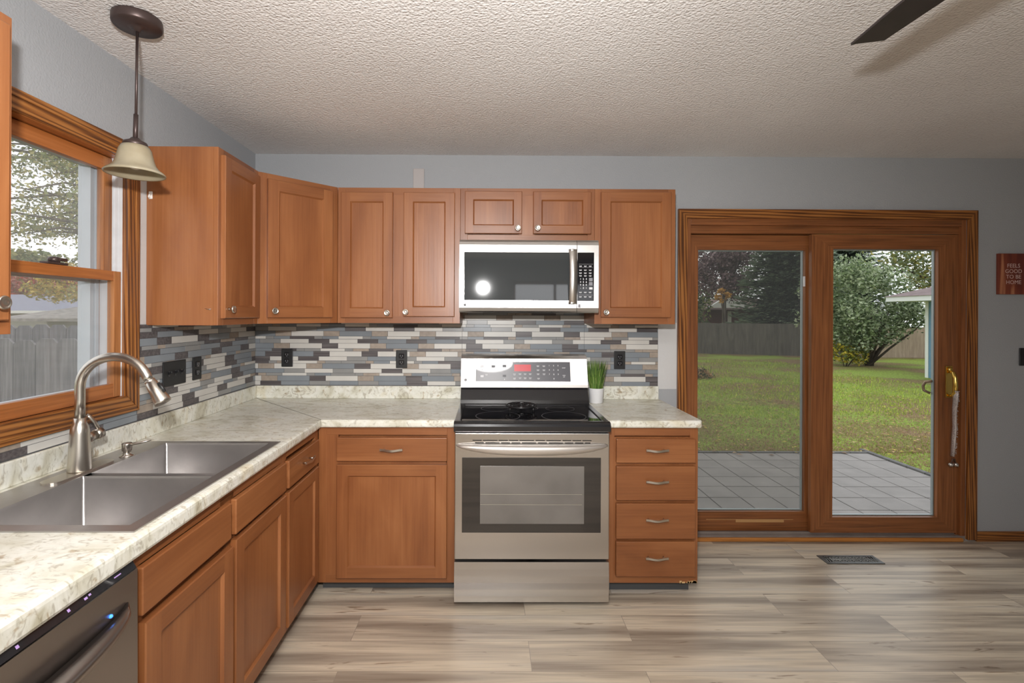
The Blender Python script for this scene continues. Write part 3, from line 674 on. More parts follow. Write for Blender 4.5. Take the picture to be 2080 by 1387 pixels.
arc.append((arc[-1][0] + .008, 0, arc[-1][2] - .0125))
ex, ez = arc[-1][0], arc[-1][2]; dx, dz = arc[-1][0] - arc[-2][0], arc[-1][2] - arc[-2][2]; dn = math.hypot(dx, dz); dx, dz = .53, -.848
tube(bm, arc, .0145, 20); obj('spout', bm, 'nickel', fa)
bm = BM(); dirv = Vector((dx, 0, dz)); q = Vector((0, 0, 1)).rotation_difference(dirv).to_matrix().to_4x4()
lathe(bm, [(0, 0), (.0155, 0), (.016, .004), (.0145, .007), (.0175, .010), (.020, .045), (.025, .078), (.0255, .086), (.022, .088), (0, .084)], 30, Matrix.Translation((ex, 0, ez)) @ q)
sh = obj('spray_head', bm, 'nickel', fa)
bm = BM(); p0 = Vector((ex, 0, ez)) + dirv * .022 + Vector((-dz, 0, dx)) * .020; p1 = Vector((ex, 0, ez)) + dirv * .058 + Vector((-dz, 0, dx)) * .0245
if (p1 - Vector((ex, 0, ez))).x < 0: pass
tube(bm, [p0, (p0 + p1) / 2, p1], [.004, .006, .004], 10); obj('spray_button', bm, 'blackmatte', sh)
bm = BM()
tube(bm, [(0, .015, .100), (.006, .055, .108)], .0155, 20); tube(bm, [(.006, .055, .108), (.009, .078, .112)], [.0175, .0175], 20)
lh = obj('valve', bm, 'nickel', fa)
bm = BM(); tube(bm, [(.009, .070, .120), (.002, .060, .150), (-.008, .050, .172), (-.014, .045, .178)], [.0065, .006, .0065, .005], 10, flat=.6); obj('lever', bm, 'nickel', lh)

so = thing('soap_dispenser', 'brushed nickel soap pump standing right of the faucet on the sink rim', 'soap dispenser', (.142, -1.268, CT + .0036))
bm = BM(); lathe(bm, [(0, 0), (.023, 0), (.023, .003), (.014, .006), (.011, .018), (.0155, .020), (.0165, .045), (.0155, .048), (0, .048)], 28); obj('pump', bm, 'nickel', so)
bm = BM(); tube(bm, [(0, 0, .040), (.040, .008, .046), (.078, .016, .055)], [.006, .0055, .0035], 10, flat=.8); obj('spout', bm, 'nickel', so)

# ------------------------------------------------------------------ dishwasher
dw = thing('dishwasher', 'dark stainless dishwasher under the left end of the worktop', 'dishwasher', (.61, -2.51, 0), PI / 2)
bm = BM(); bx(bm, .004, .03, .07, .598, .58, .845); obj('tub', bm, 'blackmatte', dw)
bm = BM(); prism(bm, [(-.030, .100), (-.034, .45), (-.032, .818), (.028, .824), (.028, .100)], 'X', .004, .598); obj('door', bm, 'dwsteel', dw)
bm = BM(); prism(bm, [(-.030, .820), (-.014, .845), (.028, .845), (.028, .825)], 'X', .004, .598); cp_ = obj('control_strip', bm, 'black', dw)
bm = BM(); nrm = Vector((0, -.025, .016)).normalized()
def onstrip(x, s): return Vector((x, -.030 + .016 * s, .820 + .025 * s)) + nrm * .0009
for (x, s, w2_, h2_) in ((.455, .30, .008, .08), (.467, .36, .006, .07), (.415, .30, .006, .10), (.535, .32, .020, .04), (.31, .30, .006, .10)):
    a = [onstrip(x, s - h2_), onstrip(x + w2_, s - h2_), onstrip(x + w2_, s + h2_), onstrip(x, s + h2_)]; bm.faces.new([bm.verts.new(v) for v in a])
obj('button_marks', bm, 'lilac', cp_)
bm = BM(); bmesh.ops.create_uvsphere(bm, u_segments=12, v_segments=8, radius=.004, matrix=Matrix.Translation((.516, -.0335, .756))); obj('indicator_light', bm, 'blue_led', dw)
bm = BM(); rings = []
for k in range(31):
    t_ = -1 + k / 15; o_ = math.sqrt(max(0, 1 - t_ * t_)); x = .301 + t_ * .262
    out = .006 + .048 * o_; zz = .756 - .030 * o_; hh = .004 + .016 * o_
    rings.append([bm.verts.new(p) for p in ((x, -.030, zz + hh * .2), (x, -.032 - out * .7, zz + hh * .9), (x, -.032 - out, zz + hh * .3), (x, -.032 - out, zz - hh * .6), (x, -.032 - out * .6, zz - hh))])
for a, b_ in zip(rings, rings[1:]):
    for k in range(5): f = bm.faces.new((a[k], a[(k + 1) % 5], b_[(k + 1) % 5], b_[k]))
bm.faces.new(rings[0]); bm.faces.new(rings[-1]); obj('handle', bm, 'dwsteel', dw, True)
bm = BM(); bx(bm, .004, .05, .001, .598, .5, .07); obj('toe_kick', bm, 'toekick', dw)

# ------------------------------------------------------------------ range
RX0, RX1 = 1.2995, 2.0475; RC = (RX0 + RX1) / 2; hw = (RX1 - RX0) / 2
rg = thing('electric_range', 'freestanding stainless electric range with black glass cooktop', 'range', (RC, -.36, 0))
def rb(bm, x0, y0, z0, x1, y1, z1, bev=0, mi=0, seg=2): bx(bm, x0 - RC, y0 + .36, z0, x1 - RC, y1 + .36, z1, bev, mi, seg)
bm = BM(); rb(bm, RX0, -.655, .03, RX1, -.03, .845); obj('body', bm, 'blackmatte', rg)
for sx in (-1, 1):
    for yy in (-.60, -.10):
        bm = BM(); lathe(bm, [(0, .001), (.018, .001), (.018, .012), (.008, .014), (.008, .032)], 14, Matrix.Translation((sx * (hw - .04), yy + .36, 0))); obj('foot', bm, 'blackmatte', rg)
# cooktop frame with rounded nose
bm = BM()
prof = [(-.715, .862), (-.7165, .875), (-.714, .886), (-.706, .893), (-.690, .896), (-.675, .8955), (-.675, .870), (-.665, .846), (-.705, .846), (-.713, .851)]
prism(bm, [(y + .36, z) for y, z in prof], 'X', -hw - .004, hw + .004)
for s in (-1, 1):
    x0, x1 = (RX0 - .004, RX0 + .028) if s < 0 else (RX1 - .028, RX1 + .004)
    rb(bm, x0, -.675, .846, x1, -.215, .896, .004)
rb(bm, RX0 + .028, -.262, .846, RX1 - .028, -.215, .896, .003); rb(bm, RX0 + .028, -.675, .846, RX1 - .028, -.262, .884)
ck = obj('cooktop', bm, 'black', rg)
bm = BM(); rb(bm, RX0 + .030, -.673, .885, RX1 - .030, -.264, .8915, .002); gl = obj('glass_top', bm, 'blackglass', ck)
def ring(x, y, r0, r1, name='burner_ring'):
    bm = BM(); n = 64; z = .8919
    a = [bm.verts.new((x - RC + r0 * math.cos(2 * PI * k / n), y + .36 + r0 * math.sin(2 * PI * k / n), z)) for k in range(n)]
    b_ = [bm.verts.new((x - RC + r1 * math.cos(2 * PI * k / n), y + .36 + r1 * math.sin(2 * PI * k / n), z)) for k in range(n)]
    for k in range(n): bm.faces.new((a[k], a[(k + 1) % n], b_[(k + 1) % n], b_[k]))
    obj(name, bm, mat('burner_print', (.32, .32, .33), .4) if 'bp' not in MT else MT['bp'], ck)
MT['bp'] = mat('burner_print', (.30, .30, .31), .4)
ring(1.51, -.548, .112, .1135); ring(1.85, -.548, .112, .1135); ring(1.50, -.345, .078, .0792); ring(1.86, -.345, .078, .0792); ring(1.675, -.335, .062, .0632)
# backguard: black ramp then stainless panel leaning back
bm = BM(); prism(bm, [(-.222 + .36, .896), (-.216 + .36, .915), (-.180 + .36, .978), (-.172 + .36, .984), (-.04 + .36, .984), (-.04 + .36, .845), (-.214 + .36, .845)], 'X', -hw, hw); obj('backguard_base', bm, 'black', rg)
bm = BM(); pr = [(-.196, .985), (-.190, 1.000), (-.148, 1.150), (-.138, 1.166), (-.120, 1.172), (-.04, 1.172), (-.04, .985)]
prism(bm, [(y + .36, z) for y, z in pr], 'X', -hw + .0, hw); bg_ = obj('backguard', bm, 'steel', rg)
slope = Vector((0, .042, .150)).normalized(); base = Vector((0, -.190 + .36, 1.000)); nr = Vector((0, -.150, .042)).normalized()
rotp = Matrix((Vector((1, 0, 0)), slope, nr)).transposed().to_4x4()
def onp(x, s, lift=.0): # x world, s distance up the panel
    return Matrix.Translation(base + slope * s + nr * lift + Vector((x - RC, 0, 0))) @ rotp
def panel_quad(bm, x0, x1, s0, s1, th, l0=0.0, bev=.0, mi=0):
    r_ = bmesh.ops.create_cube(bm, size=1); m_ = onp((x0 + x1) / 2, (s0 + s1) / 2, l0 + th / 2) @ Matrix.Diagonal((x1 - x0, s1 - s0, th, 1)); bmesh.ops.transform(bm, matrix=m_, verts=r_['verts'])
    for f in set(f for v in r_['verts'] for f in v.link_faces): f.material_index = mi
bm = BM(); panel_quad(bm, 1.386, 1.946, .020, .136, .002); cpn = obj('control_panel', bm, 'panelgrey', bg_)
bm = BM(); panel_quad(bm, 1.614, 1.713, .080, .120, .0006, .002); obj('display', bm, 'red', cpn)
bm = BM()
def cpt(s_, x, s, size, b_=.0002): text_bm(bm, s_, size, onp(x, s, .0024), bold=b_)
for k, d_ in enumerate('123456789'): cpt(d_, 1.822 + (k % 3) * .026, .114 - (k // 3) * .026, .012)
cpt('0', 1.848, .036, .012); cpt('START', 1.908, .100, .007); cpt('CLEAR', 1.908, .056, .006); cpt('OFF', 1.908, .047, .006)
for (x, s) in ((1.755, .112), (1.79, .112), (1.755, .088), (1.79, .088), (1.755, .064), (1.79, .064), (1.757, .038), (1.615, .062), (1.648, .064), (1.678, .064), (1.708, .064), (1.648, .040), (1.678, .040), (1.708, .040), (1.615, .038), (1.45, .060)):
    panel_quad(bm, x - .008, x + .008, s, s + .0022, .0004, .002); panel_quad(bm, x - .006, x + .006, s - .005, s - .003, .0004, .002)
for x in (1.424, 1.49, 1.556): cpt('8' if x < 1.43 else '-', x, .088, .009)
cpt('0', 1.556, .032, .009)
for (x, s) in ((1.424, .108), (1.424, .05)): panel_quad(bm, x - .009, x + .009, s - .006, s + .006, .0004, .002)
obj('panel_marks', bm, 'mark', cpn)
bm = BM()
for (x, s) in ((1.49, .108), (1.556, .110), (1.556, .052)): panel_quad(bm, x - .010, x + .010, s - .006, s + .007, .0004, .002)
obj('burner_icons', bm, mat('dark_icon', (.035, .035, .045), .4), cpn)
bm = BM(); lathe(bm, [(0, .0008), (.0085, .0008), (.0085, 0)], 24, onp(1.327, .028)); text_bm(bm, '(', .012, onp(1.326, .028, .0012)); obj('logo', bm, mat('grey_logo', (.33, .33, .34), .4), bg_)
# oven door
bm = BM(); rb(bm, RX0 + .0005, -.705, .232, RX1 - .0005, -.657, .842, .004, 0, 3); od_ = obj('oven_door', bm, 'steel', rg)
bm = BM(); rb(bm, 1.336, -.7065, .362, 2.006, -.7045, .724, .0009); wb = obj('window', bm, 'ovenframe', od_)
bm = BM(); rb(bm, 1.423, -.7073, .405, 1.925, -.7060, .683, .0005); iw = obj('inner_window', bm, 'ovenwin', od_)
bm = BM()
for z in (.497, .546): rb(bm, 1.425, -.7080, z, 1.915, -.7073, z + .0016)
obj('oven_rack', bm, mat('rack_wire', (.42, .40, .33), .4, .5), iw)
bm = BM()
for (a, b_) in ((1.386, 1.430), (1.436, 1.506), (1.512, 1.556), (1.562, 1.604 + .002), (1.612, 1.682), (1.690, 1.735), (1.742, 1.812), (1.820, 1.862), (1.868, 1.910), (1.916, 1.960)):
    rb(bm, a, -.7056, .8045, b_, -.7035, .8085)
    rb(bm, a + .012, -.7056, .793, min(b_ + .010, 1.955), -.7035, .797)
obj('vent_slots', bm, 'slot', od_)
bm = BM(); rings = []
for k in range(41):
    t_ = -1 + k / 20; o_ = (max(0, 1 - t_ * t_)) ** .5; x = t_ * (hw - .010); o2 = max(0, 1 - abs(t_) ** 3)
    yf = -.705 - .006 - .046 * o_; top = .788; bot = .788 - .012 - .030 * o2
    rings.append([bm.verts.new((x, yy + .36, zz)) for yy, zz in ((-.704, top + .002), (yf + .012, top + .003), (yf + .003, top - .001), (yf, top - .008), (yf - .001, (top + bot) / 2), (yf + .002, bot + .004), (yf + .010, bot), (-.704 if abs(t_) > .93 else yf + .022, bot + .006), (-.704 if abs(t_) > .93 else yf + .020, top - .012), (-.704, top - .009))])
for a, b_ in zip(rings, rings[1:]):
    for k in range(10): bm.faces.new((a[k], a[(k + 1) % 10], b_[(k + 1) % 10], b_[k]))
bm.faces.new(rings[0]); bm.faces.new(list(reversed(rings[-1]))); obj('handle', bm, 'handle', od_, True)
bm = BM(); rings = []
for k in range(7):
    z = .024 + k * (.218 - .024) / 6; y = -.701 - .008 * math.sin(PI * k / 6)
    rings.append([bm.verts.new((sx * (hw - .0005), y + .36, z)) for sx in (-1, 1)] + [bm.verts.new((sx * (hw - .0005), -.657 + .36, z)) for sx in (1, -1)])
for a, b_ in zip(rings, rings[1:]):
    for k in range(4): bm.faces.new((a[k], a[(k + 1) % 4], b_[(k + 1) % 4], b_[k]))
bm.faces.new(rings[0]); bm.faces.new(rings[-1]); obj('storage_drawer', bm, 'steel', rg)

# trivet on the rear burner
tv = thing('trivet', 'round black openwork iron trivet on the rear centre of the cooktop', 'trivet', (1.640, -.415, .8917))
bm = BM()
def torus(bm, r, rad, z, n=40): 
    P_ = [(r * math.cos(2 * PI * k / n), r * math.sin(2 * PI * k / n), z) for k in range(n + 1)]; tube(bm, P_, rad, 8, cap=False)
torus(bm, .079, .0055, .030); torus(bm, .050, .0035, .031); torus(bm, .022, .003, .027)
for k in range(14):
    a_ = 2 * PI * k / 14
    tube(bm, [(.022 * math.cos(a_), .022 * math.sin(a_), .027), (.036 * math.cos(a_ + .25), .036 * math.sin(a_ + .25), .029), (.050 * math.cos(a_), .050 * math.sin(a_), .031), (.064 * math.cos(a_ - .15), .064 * math.sin(a_ - .15), .033), (.079 * math.cos(a_), .079 * math.sin(a_), .030)], .0034, 6)
obj('lattice', bm, mat('cast_iron', (.010, .010, .011), .3), tv)
for k in range(3):
    a_ = PI / 2 + 2 * PI * k / 3; bm = BM(); lathe(bm, [(0, 0), (.005, 0), (.006, .028), (0, .028)], 12, Matrix.Translation((.072 * math.cos(a_), .068 * math.sin(a_), 0))); obj('foot', bm, 'blackmatte', tv)

# ------------------------------------------------------------------ microwave
mw = thing('microwave', 'stainless over-the-range microwave hung above the range', 'microwave', (1.6785, -.2, 1.424)); ox, oy, oz = -1.6785, .2, -1.424
def mb(bm, x0, y0, z0, x1, y1, z1, bev=0, mi=0, seg=2): bx(bm, x0 + ox, y0 + oy, z0 + oz, x1 + ox, y1 + oy, z1 + oz, bev, mi, seg)
bm = BM(); mb(bm, 1.3035, -.382, 1.426, 2.0545, -.015, 1.820); obj('case', bm, mat('dark_grey_case', (.10, .10, .10), .4, .5), mw)
def front_curve(bm, x0, x1, mi=0):
    pr = [(-.384, 1.424), (-.412, 1.424), (-.419, 1.432), (-.4215, 1.45), (-.4215, 1.79), (-.418, 1.806), (-.408, 1.818), (-.384, 1.820)]
    prism(bm, [(y + oy, z + oz) for y, z in pr], 'X', x0 + ox, x1 + ox, mi)
bm = BM(); front_curve(bm, 1.302, 1.9365); md = obj('door', bm, 'steel', mw)
bm = BM(); mb(bm, 1.328, -.4225, 1.490, 1.905, -.4205, 1.750, .0009); obj('window', bm, 'mwglass', md)
bm = BM(); front_curve(bm, 1.939, 2.0555); mpn = obj('control_housing', bm, 'steel', mw)
bm = BM(); mb(bm, 1.9400, -.4230, 1.4885, 2.0300, -.4205, 1.7500, .0008); kp = obj('keypad', bm, 'blackglass', mpn)
bm = BM()
def mk(x0, x1, z0, z1, d_=.0003): mb(bm, x0, -.4230 - d_, z0, x1, -.4229, z1)
kx = lambda p: 1.951 + (p - 1181) / (1206 - 1177) * .078     # photo column -> panel x, only used to lay out the print
def kz(y_): return 1.748 - (y_ - 514) * (1.748 - 1.489) / 97.0
for c_ in (1179.5, 1189.5, 1199.5):
    for r_ in (540.5, 548.5, 554.5, 560, 593.5, 602.5):
        x = 1.944 + (c_ + 0 - 1177) / 30 * .0785 + .006; z = kz(r_)
        mk(x - .0075, x + .0075, z - .0010, z + .0012); mk(x - .006, x + .006, z - .0045, z - .0028)
mk(1.948, 2.023, kz(537), kz(537) + .0006); mk(1.948, 2.023, kz(543.6), kz(543.6) + .0006); mk(1.948, 2.023, kz(599.3), kz(599.3) + .0006)
for k, d_ in enumerate('123456789'):
    text_bm(bm, d_, .0125, Matrix.Translation((1.957 + (k % 3) * .0155 + ox, -.4234 + oy, kz(567 + 6.1 * (k // 3)) + oz)) @ RX90, bold=.0004)
text_bm(bm, '0', .0125, Matrix.Translation((1.957 + .0155 + ox, -.4234 + oy, kz(585.3) + oz)) @ RX90, bold=.0004)
text_bm(bm, '-', .0125, Matrix.Translation((1.957 + ox, -.4234 + oy, kz(585.3) + oz)) @ RX90, bold=.0004); text_bm(bm, '+', .0125, Matrix.Translation((1.957 + .031 + ox, -.4234 + oy, kz(585.3) + oz)) @ RX90, bold=.0004)
mk(2.004, 2.022, kz(588), kz(583.5)); obj('key_marks', bm, 'mark', kp)
bm = BM(); mb(bm, 2.0025, -.4233, kz(571.5), 2.0225, -.4229, kz(564.5)); mb(bm, 2.0025, -.4233, kz(580), 2.0225, -.4229, kz(573)); obj('start_keys', bm, 'greymark', kp)
bm = BM(); text_bm(bm, 'LG', .0130, Matrix.Translation((1.3545 + ox, -.4220 + oy, 1.4640 + oz)) @ RX90, bold=.0003)
lathe(bm, [(0, .001), (.0072, .001), (.0072, 0)], 24, Matrix.Translation((1.333 + ox, -.4213 + oy, 1.4645 + oz)) @ Matrix.Rotation(PI / 2, 4, 'X')); obj('logo', bm, mat('logo_grey', (.16, .16, .17), .4), md)
bm = BM(); rings = []
for k in range(25):
    t_ = -1 + k / 12; z = 1.619 + t_ * .148; y = -.4215 - .010 - .026 * (1 - t_ * t_); w2_ = .022
    rings.append([bm.verts.new((xx + ox, yy + oy, z + oz)) for xx, yy in ((1.914 - w2_, y + .008), (1.914 - w2_ * .85, y + .0012), (1.914, y), (1.914 + w2_ * .85, y + .0012), (1.914 + w2_, y + .008), (1.914 + w2_ * .8, y + .011), (1.914 - w2_ * .8, y + .011))])
for a, b_ in zip(rings, rings[1:]):
    for k in range(7): bm.faces.new((a[k], a[(k + 1) % 7], b_[(k + 1) % 7], b_[k]))
bm.faces.new(rings[0]); bm.faces.new(list(reversed(rings[-1])))
for z in (1.476, 1.762): mb(bm, 1.902, -.436, z - .006, 1.922, -.420, z + .006, .002)
obj('handle', bm, 'steel_plain', md, True)
bm = BM(); mb(bm, 1.33, -.36, 1.4235, 2.03, -.05, 1.4262)
hd = obj('underside', bm, 'steel_plain', mw)
bm = BM(); mb(bm, 1.43, -.30, 1.4215, 1.83, -.12, 1.4234, .0006); obj('grease_filter', bm, 'blackmatte', hd)
bm = BM(); mb(bm, 1.945, -.4219, 1.452, 1.957, -.4212, 1.470); obj('badge', bm, 'greymark', mpn)

# ------------------------------------------------------------------ pendant lamp
pd = thing('pendant_lamp', 'bronze pendant lamp with an alabaster bell shade hanging before the window', 'lamp', (.268, -1.40, H))
bm = BM(); lathe(bm, [(0, 0), (.072, 0), (.073, -.004), (.073, -.026), (.069, -.031), (.030, -.032), (.014, -.034), (.008, -.045), (0, -.045)], 48); obj('canopy', bm, 'bronze', pd)
bm = BM(); tube(bm, [(0, 0, -.04), (-.003, 0, -.330)], .0042, 12); tube(bm, [(-.003, 0, -.325), (-.005, 0, -.415)], .0072, 14); obj('rod', bm, 'bronze', pd)
bm = BM(); lathe(bm, [(0, -.405), (.012, -.405), (.018, -.412), (.034, -.420), (.037, -.430), (.034, -.434), (0, -.434)], 36, Matrix.Translation((-.005, 0, 0))); obj('socket_cap', bm, 'bronze', pd)
bm = BM(); prof = [(.030, -.430), (.040, -.433), (.047, -.445), (.051, -.462), (.055, -.480), (.061, -.497), (.072, -.510), (.083, -.518), (.0885, -.524), (.0875, -.528), (.083, -.526)]
prof += [(r_ - .003, z_ - .0005) for r_, z_ in reversed(prof[:-3])]
lathe(bm, prof, 56, Matrix.Translation((-.005, 0, 0))); obj('shade', bm, 'shade', pd)
bm = BM(); bmesh.ops.create_uvsphere(bm, u_segments=20, v_segments=14, radius=.026, matrix=Matrix.Translation((-.005, 0, -.485))); lathe(bm, [(.012, -.434), (.013, -.465)], 16, Matrix.Translation((-.005, 0, 0))); obj('bulb', bm, mat('frosted_bulb', (.75, .72, .66), .3), pd, True)

# ------------------------------------------------------------------ ceiling fan
fn = thing('ceiling_fan', 'dark brown ceiling fan, one blade reaching into the top right', 'ceiling fan', (2.535, -2.36, 2.2))
bm = BM(); lathe(bm, [(0, .209), (.065, .209), (.062, .17), (.02, .155), (.014, .15), (.014, .07), (0, .07)], 32); obj('canopy', bm, 'bronze', fn)
bm = BM(); lathe(bm, [(0, .08), (.05, .078), (.10, .06), (.11, .02), (.10, -.01), (.06, -.03), (0, -.032)], 40); obj('motor', bm, 'bronze', fn)
def blade_bm():
    bm = BM(); out = [(-.045, .16), (-.052, .40), (-.044, .55), (-.0300, .708), (-.020, .700), (.046, .682), (.050, .55), (.056, .40), (.045, .16)]
    prism(bm, out, 'Z', -.0035, .0035); bx(bm, -.018, .08, -.007, .018, .20, .002, .002); return bm
b0 = obj('blade', blade_bm(), 'fanblade', fn); b0.rotation_euler = (0, 0, 0)
for k in range(1, 5):
    c_ = b0.copy(); C.objects.link(c_); c_.parent = fn; c_.rotation_euler = (0, 0, 2 * PI * k / 5)

# ------------------------------------------------------------------ outlets and switches
def outlet_parts(t_, gangs=1, kind='duplex', mark=True):
    wd = .070 if gangs == 1 else .046 * gangs + .024
    bm = BM(); bx(bm, -wd / 2, -.007, -.056, wd / 2, 0, .056, .003, 0, 3); pl_ = obj('plate', bm, 'blackmatte', t_)
    if kind == 'duplex':
        for z in (-.020, .020):
            bm = BM(); bx(bm, -.016, -.0095, z - .014, .016, -.006, z + .014, .003); rc_ = obj('socket', bm, 'black', pl_)
            bm = BM(); bx(bm, -.008, -.0100, z - .003, -.0055, -.0094, z + .006); bx(bm, .0055, -.0100, z - .003, .008, -.0094, z + .006); lathe(bm, [(0, .0006), (.0026, .0006), (.0026, 0)], 12, Matrix.Translation((0, -.0095, z - .008)) @ Matrix.Rotation(PI / 2, 4, 'X'))
            obj('slots', bm, 'greymark', rc_)
    else:
        for g in range(gangs):
            x = (g - (gangs - 1) / 2) * .046; bm = BM(); bx(bm, x - .005, -.0085, -.012, x + .005, -.0065, .012)
            bm2 = bm; prism(bm2, [(-.008, -.004), (-.020, .004), (-.020, .011), (-.008, .006)], 'X', x - .0035, x + .0035); obj('toggle', bm, 'black', pl_)
for (x, z, lb) in ((.2075, 1.138, 'black duplex wall outlet nearest the corner on the tiled back wall'), (.9195, 1.132, 'black duplex wall outlet in the tiles midway between the corner and the range'), (2.281, 1.131, 'black duplex wall outlet in the tiles right of the potted grass')):
    outlet_parts(thing('wall_outlet', lb, 'outlet', (x, -.0078, z)))
outlet_parts(thing('wall_outlet', 'black wall outlet beside the triple switch on the window-side tiles', 'outlet', (.0078, -.622, 1.140), PI / 2))
outlet_parts(thing('light_switch', 'black triple light switch on the tiles right of the window', 'light switch', (.0078, -.795, 1.138), PI / 2), 3, 'toggle')
outlet_parts(thing('light_switch', 'black switch plate on the grey wall below the wooden sign', 'light switch', (4.862, -.0006, 1.160)), 2, 'toggle')

# cord cover above the cabinets
bm = BM(); bx(bm, -.035, -.012, 0, .035, 0, .196, .004, 0, 2); o = obj('cord_cover', bm, 'cord'); o.location = (1.021, -.0003, 2.126); tag(o, 'short pale cord cover on the wall above the two-door cabinet', 'cord cover')
# clear hook on the cabinet side
hk = thing('adhesive_hook', 'small clear plastic hook stuck on the wall cabinet side right of the window', 'hook', (.020, -.9705, 1.915))
bm = BM(); bx(bm, -.008, -.003, -.016, .008, 0, .016, .002); obj('hook_base', bm, 'clear', hk)
bm = BM(); tube(bm, [(0, -.002, .004), (0, -.010, 0), (0, -.013, -.008), (0, -.010, -.013)], .0035, 10); obj('hook_arm', bm, 'clear', hk)
bm = BM(); tube(bm, [(-.012, -.002, .003), (0, -.0035, 0), (.014, -.003, .002)], .0009, 6); tube(bm, [(0, -.0025, -.001), (.012, -.0025, -.003)], .0007, 6); o = obj('wire_staple', bm, 'steel_plain'); o.location = (.265, -.9702, 1.431); tag(o, 'tiny bent wire staple low on the wall cabinet side right of the window', 'staple')

# wooden sign
sg = thing('wall_sign', 'reddish wooden plaque with white lettering at the right edge', 'sign', (4.748, -.0005, 1.681))
m, N, L, b = new_mat('cedar_sign_wood'); MT['cedar'] = m
t = N.new('ShaderNodeTexCoord'); mp = N.new('ShaderNodeMapping'); mp.inputs['Scale'].default_value = (14, 1, 1.6); n = N.new('ShaderNodeTexNoise'); n.inputs['Scale'].default_value = 1; n.inputs['Detail'].default_value = 3; n.inputs['Distortion'].default_value = .6
L.new(t.outputs['Object'], mp.inputs['Vector']); L.new(mp.outputs[0], n.inputs['Vector']); r = ramp(N, [(.40, (.13, .022, .014)), (.56, (.22, .048, .022)), (.64, (.48, .20, .10)), (.70, (.20, .04, .02))]); L.new(n.outputs['Fac'], r.inputs['Fac']); L.new(r.outputs[0], b.inputs['Base Color']); b.inputs['Roughness'].default_value = .4
bm = BM(); bx(bm, -.090, -.016, -.128, .110, 0, .128, .002); pq = obj('plaque', bm, 'cedar', sg)
bm = BM()
for k, s_ in enumerate(('FEELS', 'GOOD', 'TO BE', 'HOME')): text_bm(bm, s_, .0345, at_front(.004, -.0166, .050 - k * .0345))
obj('lettering', bm, mat('sign_lettering', (.70, .52, .47), .5), sg)

# floor vent
fv = thing('floor_vent', 'dark metal floor register with a scroll pattern before the patio door', 'floor vent', (3.562, -.243, 0))
bm = BM(); ring_boards(bm, 'Y', -.165, .165, -.047, .047, .016, 0, .004, bev=0); bmesh.ops.rotate(bm, cent=(0, 0, 0), matrix=Matrix.Rotation(-PI / 2, 3, 'X'), verts=bm.verts[:])
for v in bm.verts: v.co.z = abs(v.co.z) + .0005
obj('vent_frame', bm, [mat('pewter_metal', (.13, .135, .135), .4, .6)] * 2, fv)
bm = BM(); bx(bm, -.150, -.032, .0004, .150, .032, .0012); obj('duct_opening', bm, 'slot', fv)
bm = BM(); rnd = random.Random(4)
for s in (-1, 1):
    for x in (.118, .132, .146): tube(bm, [(s * x, -.030, .003), (s * (x - .006), 0, .003), (s * x, .030, .003)], .0025, 6)
for k in range(11):
    x = -.10 + k * .02
    for s in (-1, 1):
        P_ = [(x + .012 * math.cos(a_) * (1 - a_ / 14), s * .015 + .012 * math.sin(a_) * (1 - a_ / 14) * (1 if k % 2 else -1), .003) for a_ in [j * .6 for j in range(12)]]
        tube(bm, P_, .0022, 6)
tube(bm, [(-.115, 0, .003), (.115, 0, .003)], .002, 6)
obj('scroll_grille', bm, mat('pewter_grille', (.30, .31, .30), .4, .6), fv)

# potted grass
pg = thing('potted_grass', 'artificial grass in a small white pot right of the range', 'potted plant', (2.104, -.148, CT))
bm = BM(); lathe(bm, [(0, 0.0005), (.036, .0005), (.040, .004), (.046, .088), (.0465, .090), (.0435, .090), (.0425, .080), (0, .080)], 40); obj('pot', bm, 'pot', pg)
bm = BM(); lathe(bm, [(0, .0815), (.0425, .0805)], 28); obj('soil', bm, 'soil', pg)
GR = [mat('grass_blade_mid', (.10, .19, .030), .45), mat('grass_blade_light', (.22, .30, .08), .45), mat('grass_blade_dark', (.045, .10, .018), .5)]
rnd = random.Random(21); V = []; F = []; MI = []
for k in range(260):
    a_ = rnd.random() * 2 * PI; r0 = .038 * math.sqrt(rnd.random()); r1 = r0 * (1.5 + rnd.random() * .6) + .006; h_ = .155 + rnd.random() * .030 - r0 * .3
    if rnd.random() < .2: h_ *= .75
    w2_ = .0022; n0 = len(V); tx, ty = -math.sin(a_ + rnd.uniform(-.8, .8)), math.cos(a_ + rnd.uniform(-.8, .8))
    for j in range(5):
        u = j / 4; rr_ = r0 + (r1 - r0) * u ** 1.4; ww = w2_ * (1 - u ** 2.5) + .0002
        x, y, z = max(-.050, rr_ * math.cos(a_)), rr_ * math.sin(a_), .080 + h_ * u
        V += [(x - tx * ww, y - ty * ww, z), (x + tx * ww, y + ty * ww, z)]
    for j in range(4): F.append([n0 + 2 * j, n0 + 2 * j + 1, n0 + 2 * j + 3, n0 + 2 * j + 2]); MI.append(rnd.choice((0, 0, 1, 2)))
raw('grass_blades', V, F, GR, MI, pg)['kind'] = 'stuff'

# ------------------------------------------------------------------ OUTDOORS
G = -.36
def leafmat(name, c, var=.3):
    m, N, L, b = new_mat(name)
    oi = N.new('ShaderNodeNewGeometry'); r = ramp(N, [(0, tuple(x * (1 - var) for x in c)), (1, tuple(min(1, x * (1 + var)) for x in c))])
    L.new(oi.outputs['Random Per Island'], r.inputs['Fac']); L.new(r.outputs[0], b.inputs['Base Color']); b.inputs['Roughness'].default_value = .55
    tr = N.new('ShaderNodeBsdfTranslucent'); L.new(r.outputs[0], tr.inputs['Color']); mx = N.new('ShaderNodeMixShader'); mx.inputs[0].default_value = .3
    L.new(b.outputs[0], mx.inputs[1]); L.new(tr.outputs[0], mx.inputs[2]); L.new(mx.outputs[0], N['Material Output'].inputs['Surface'])
    return m
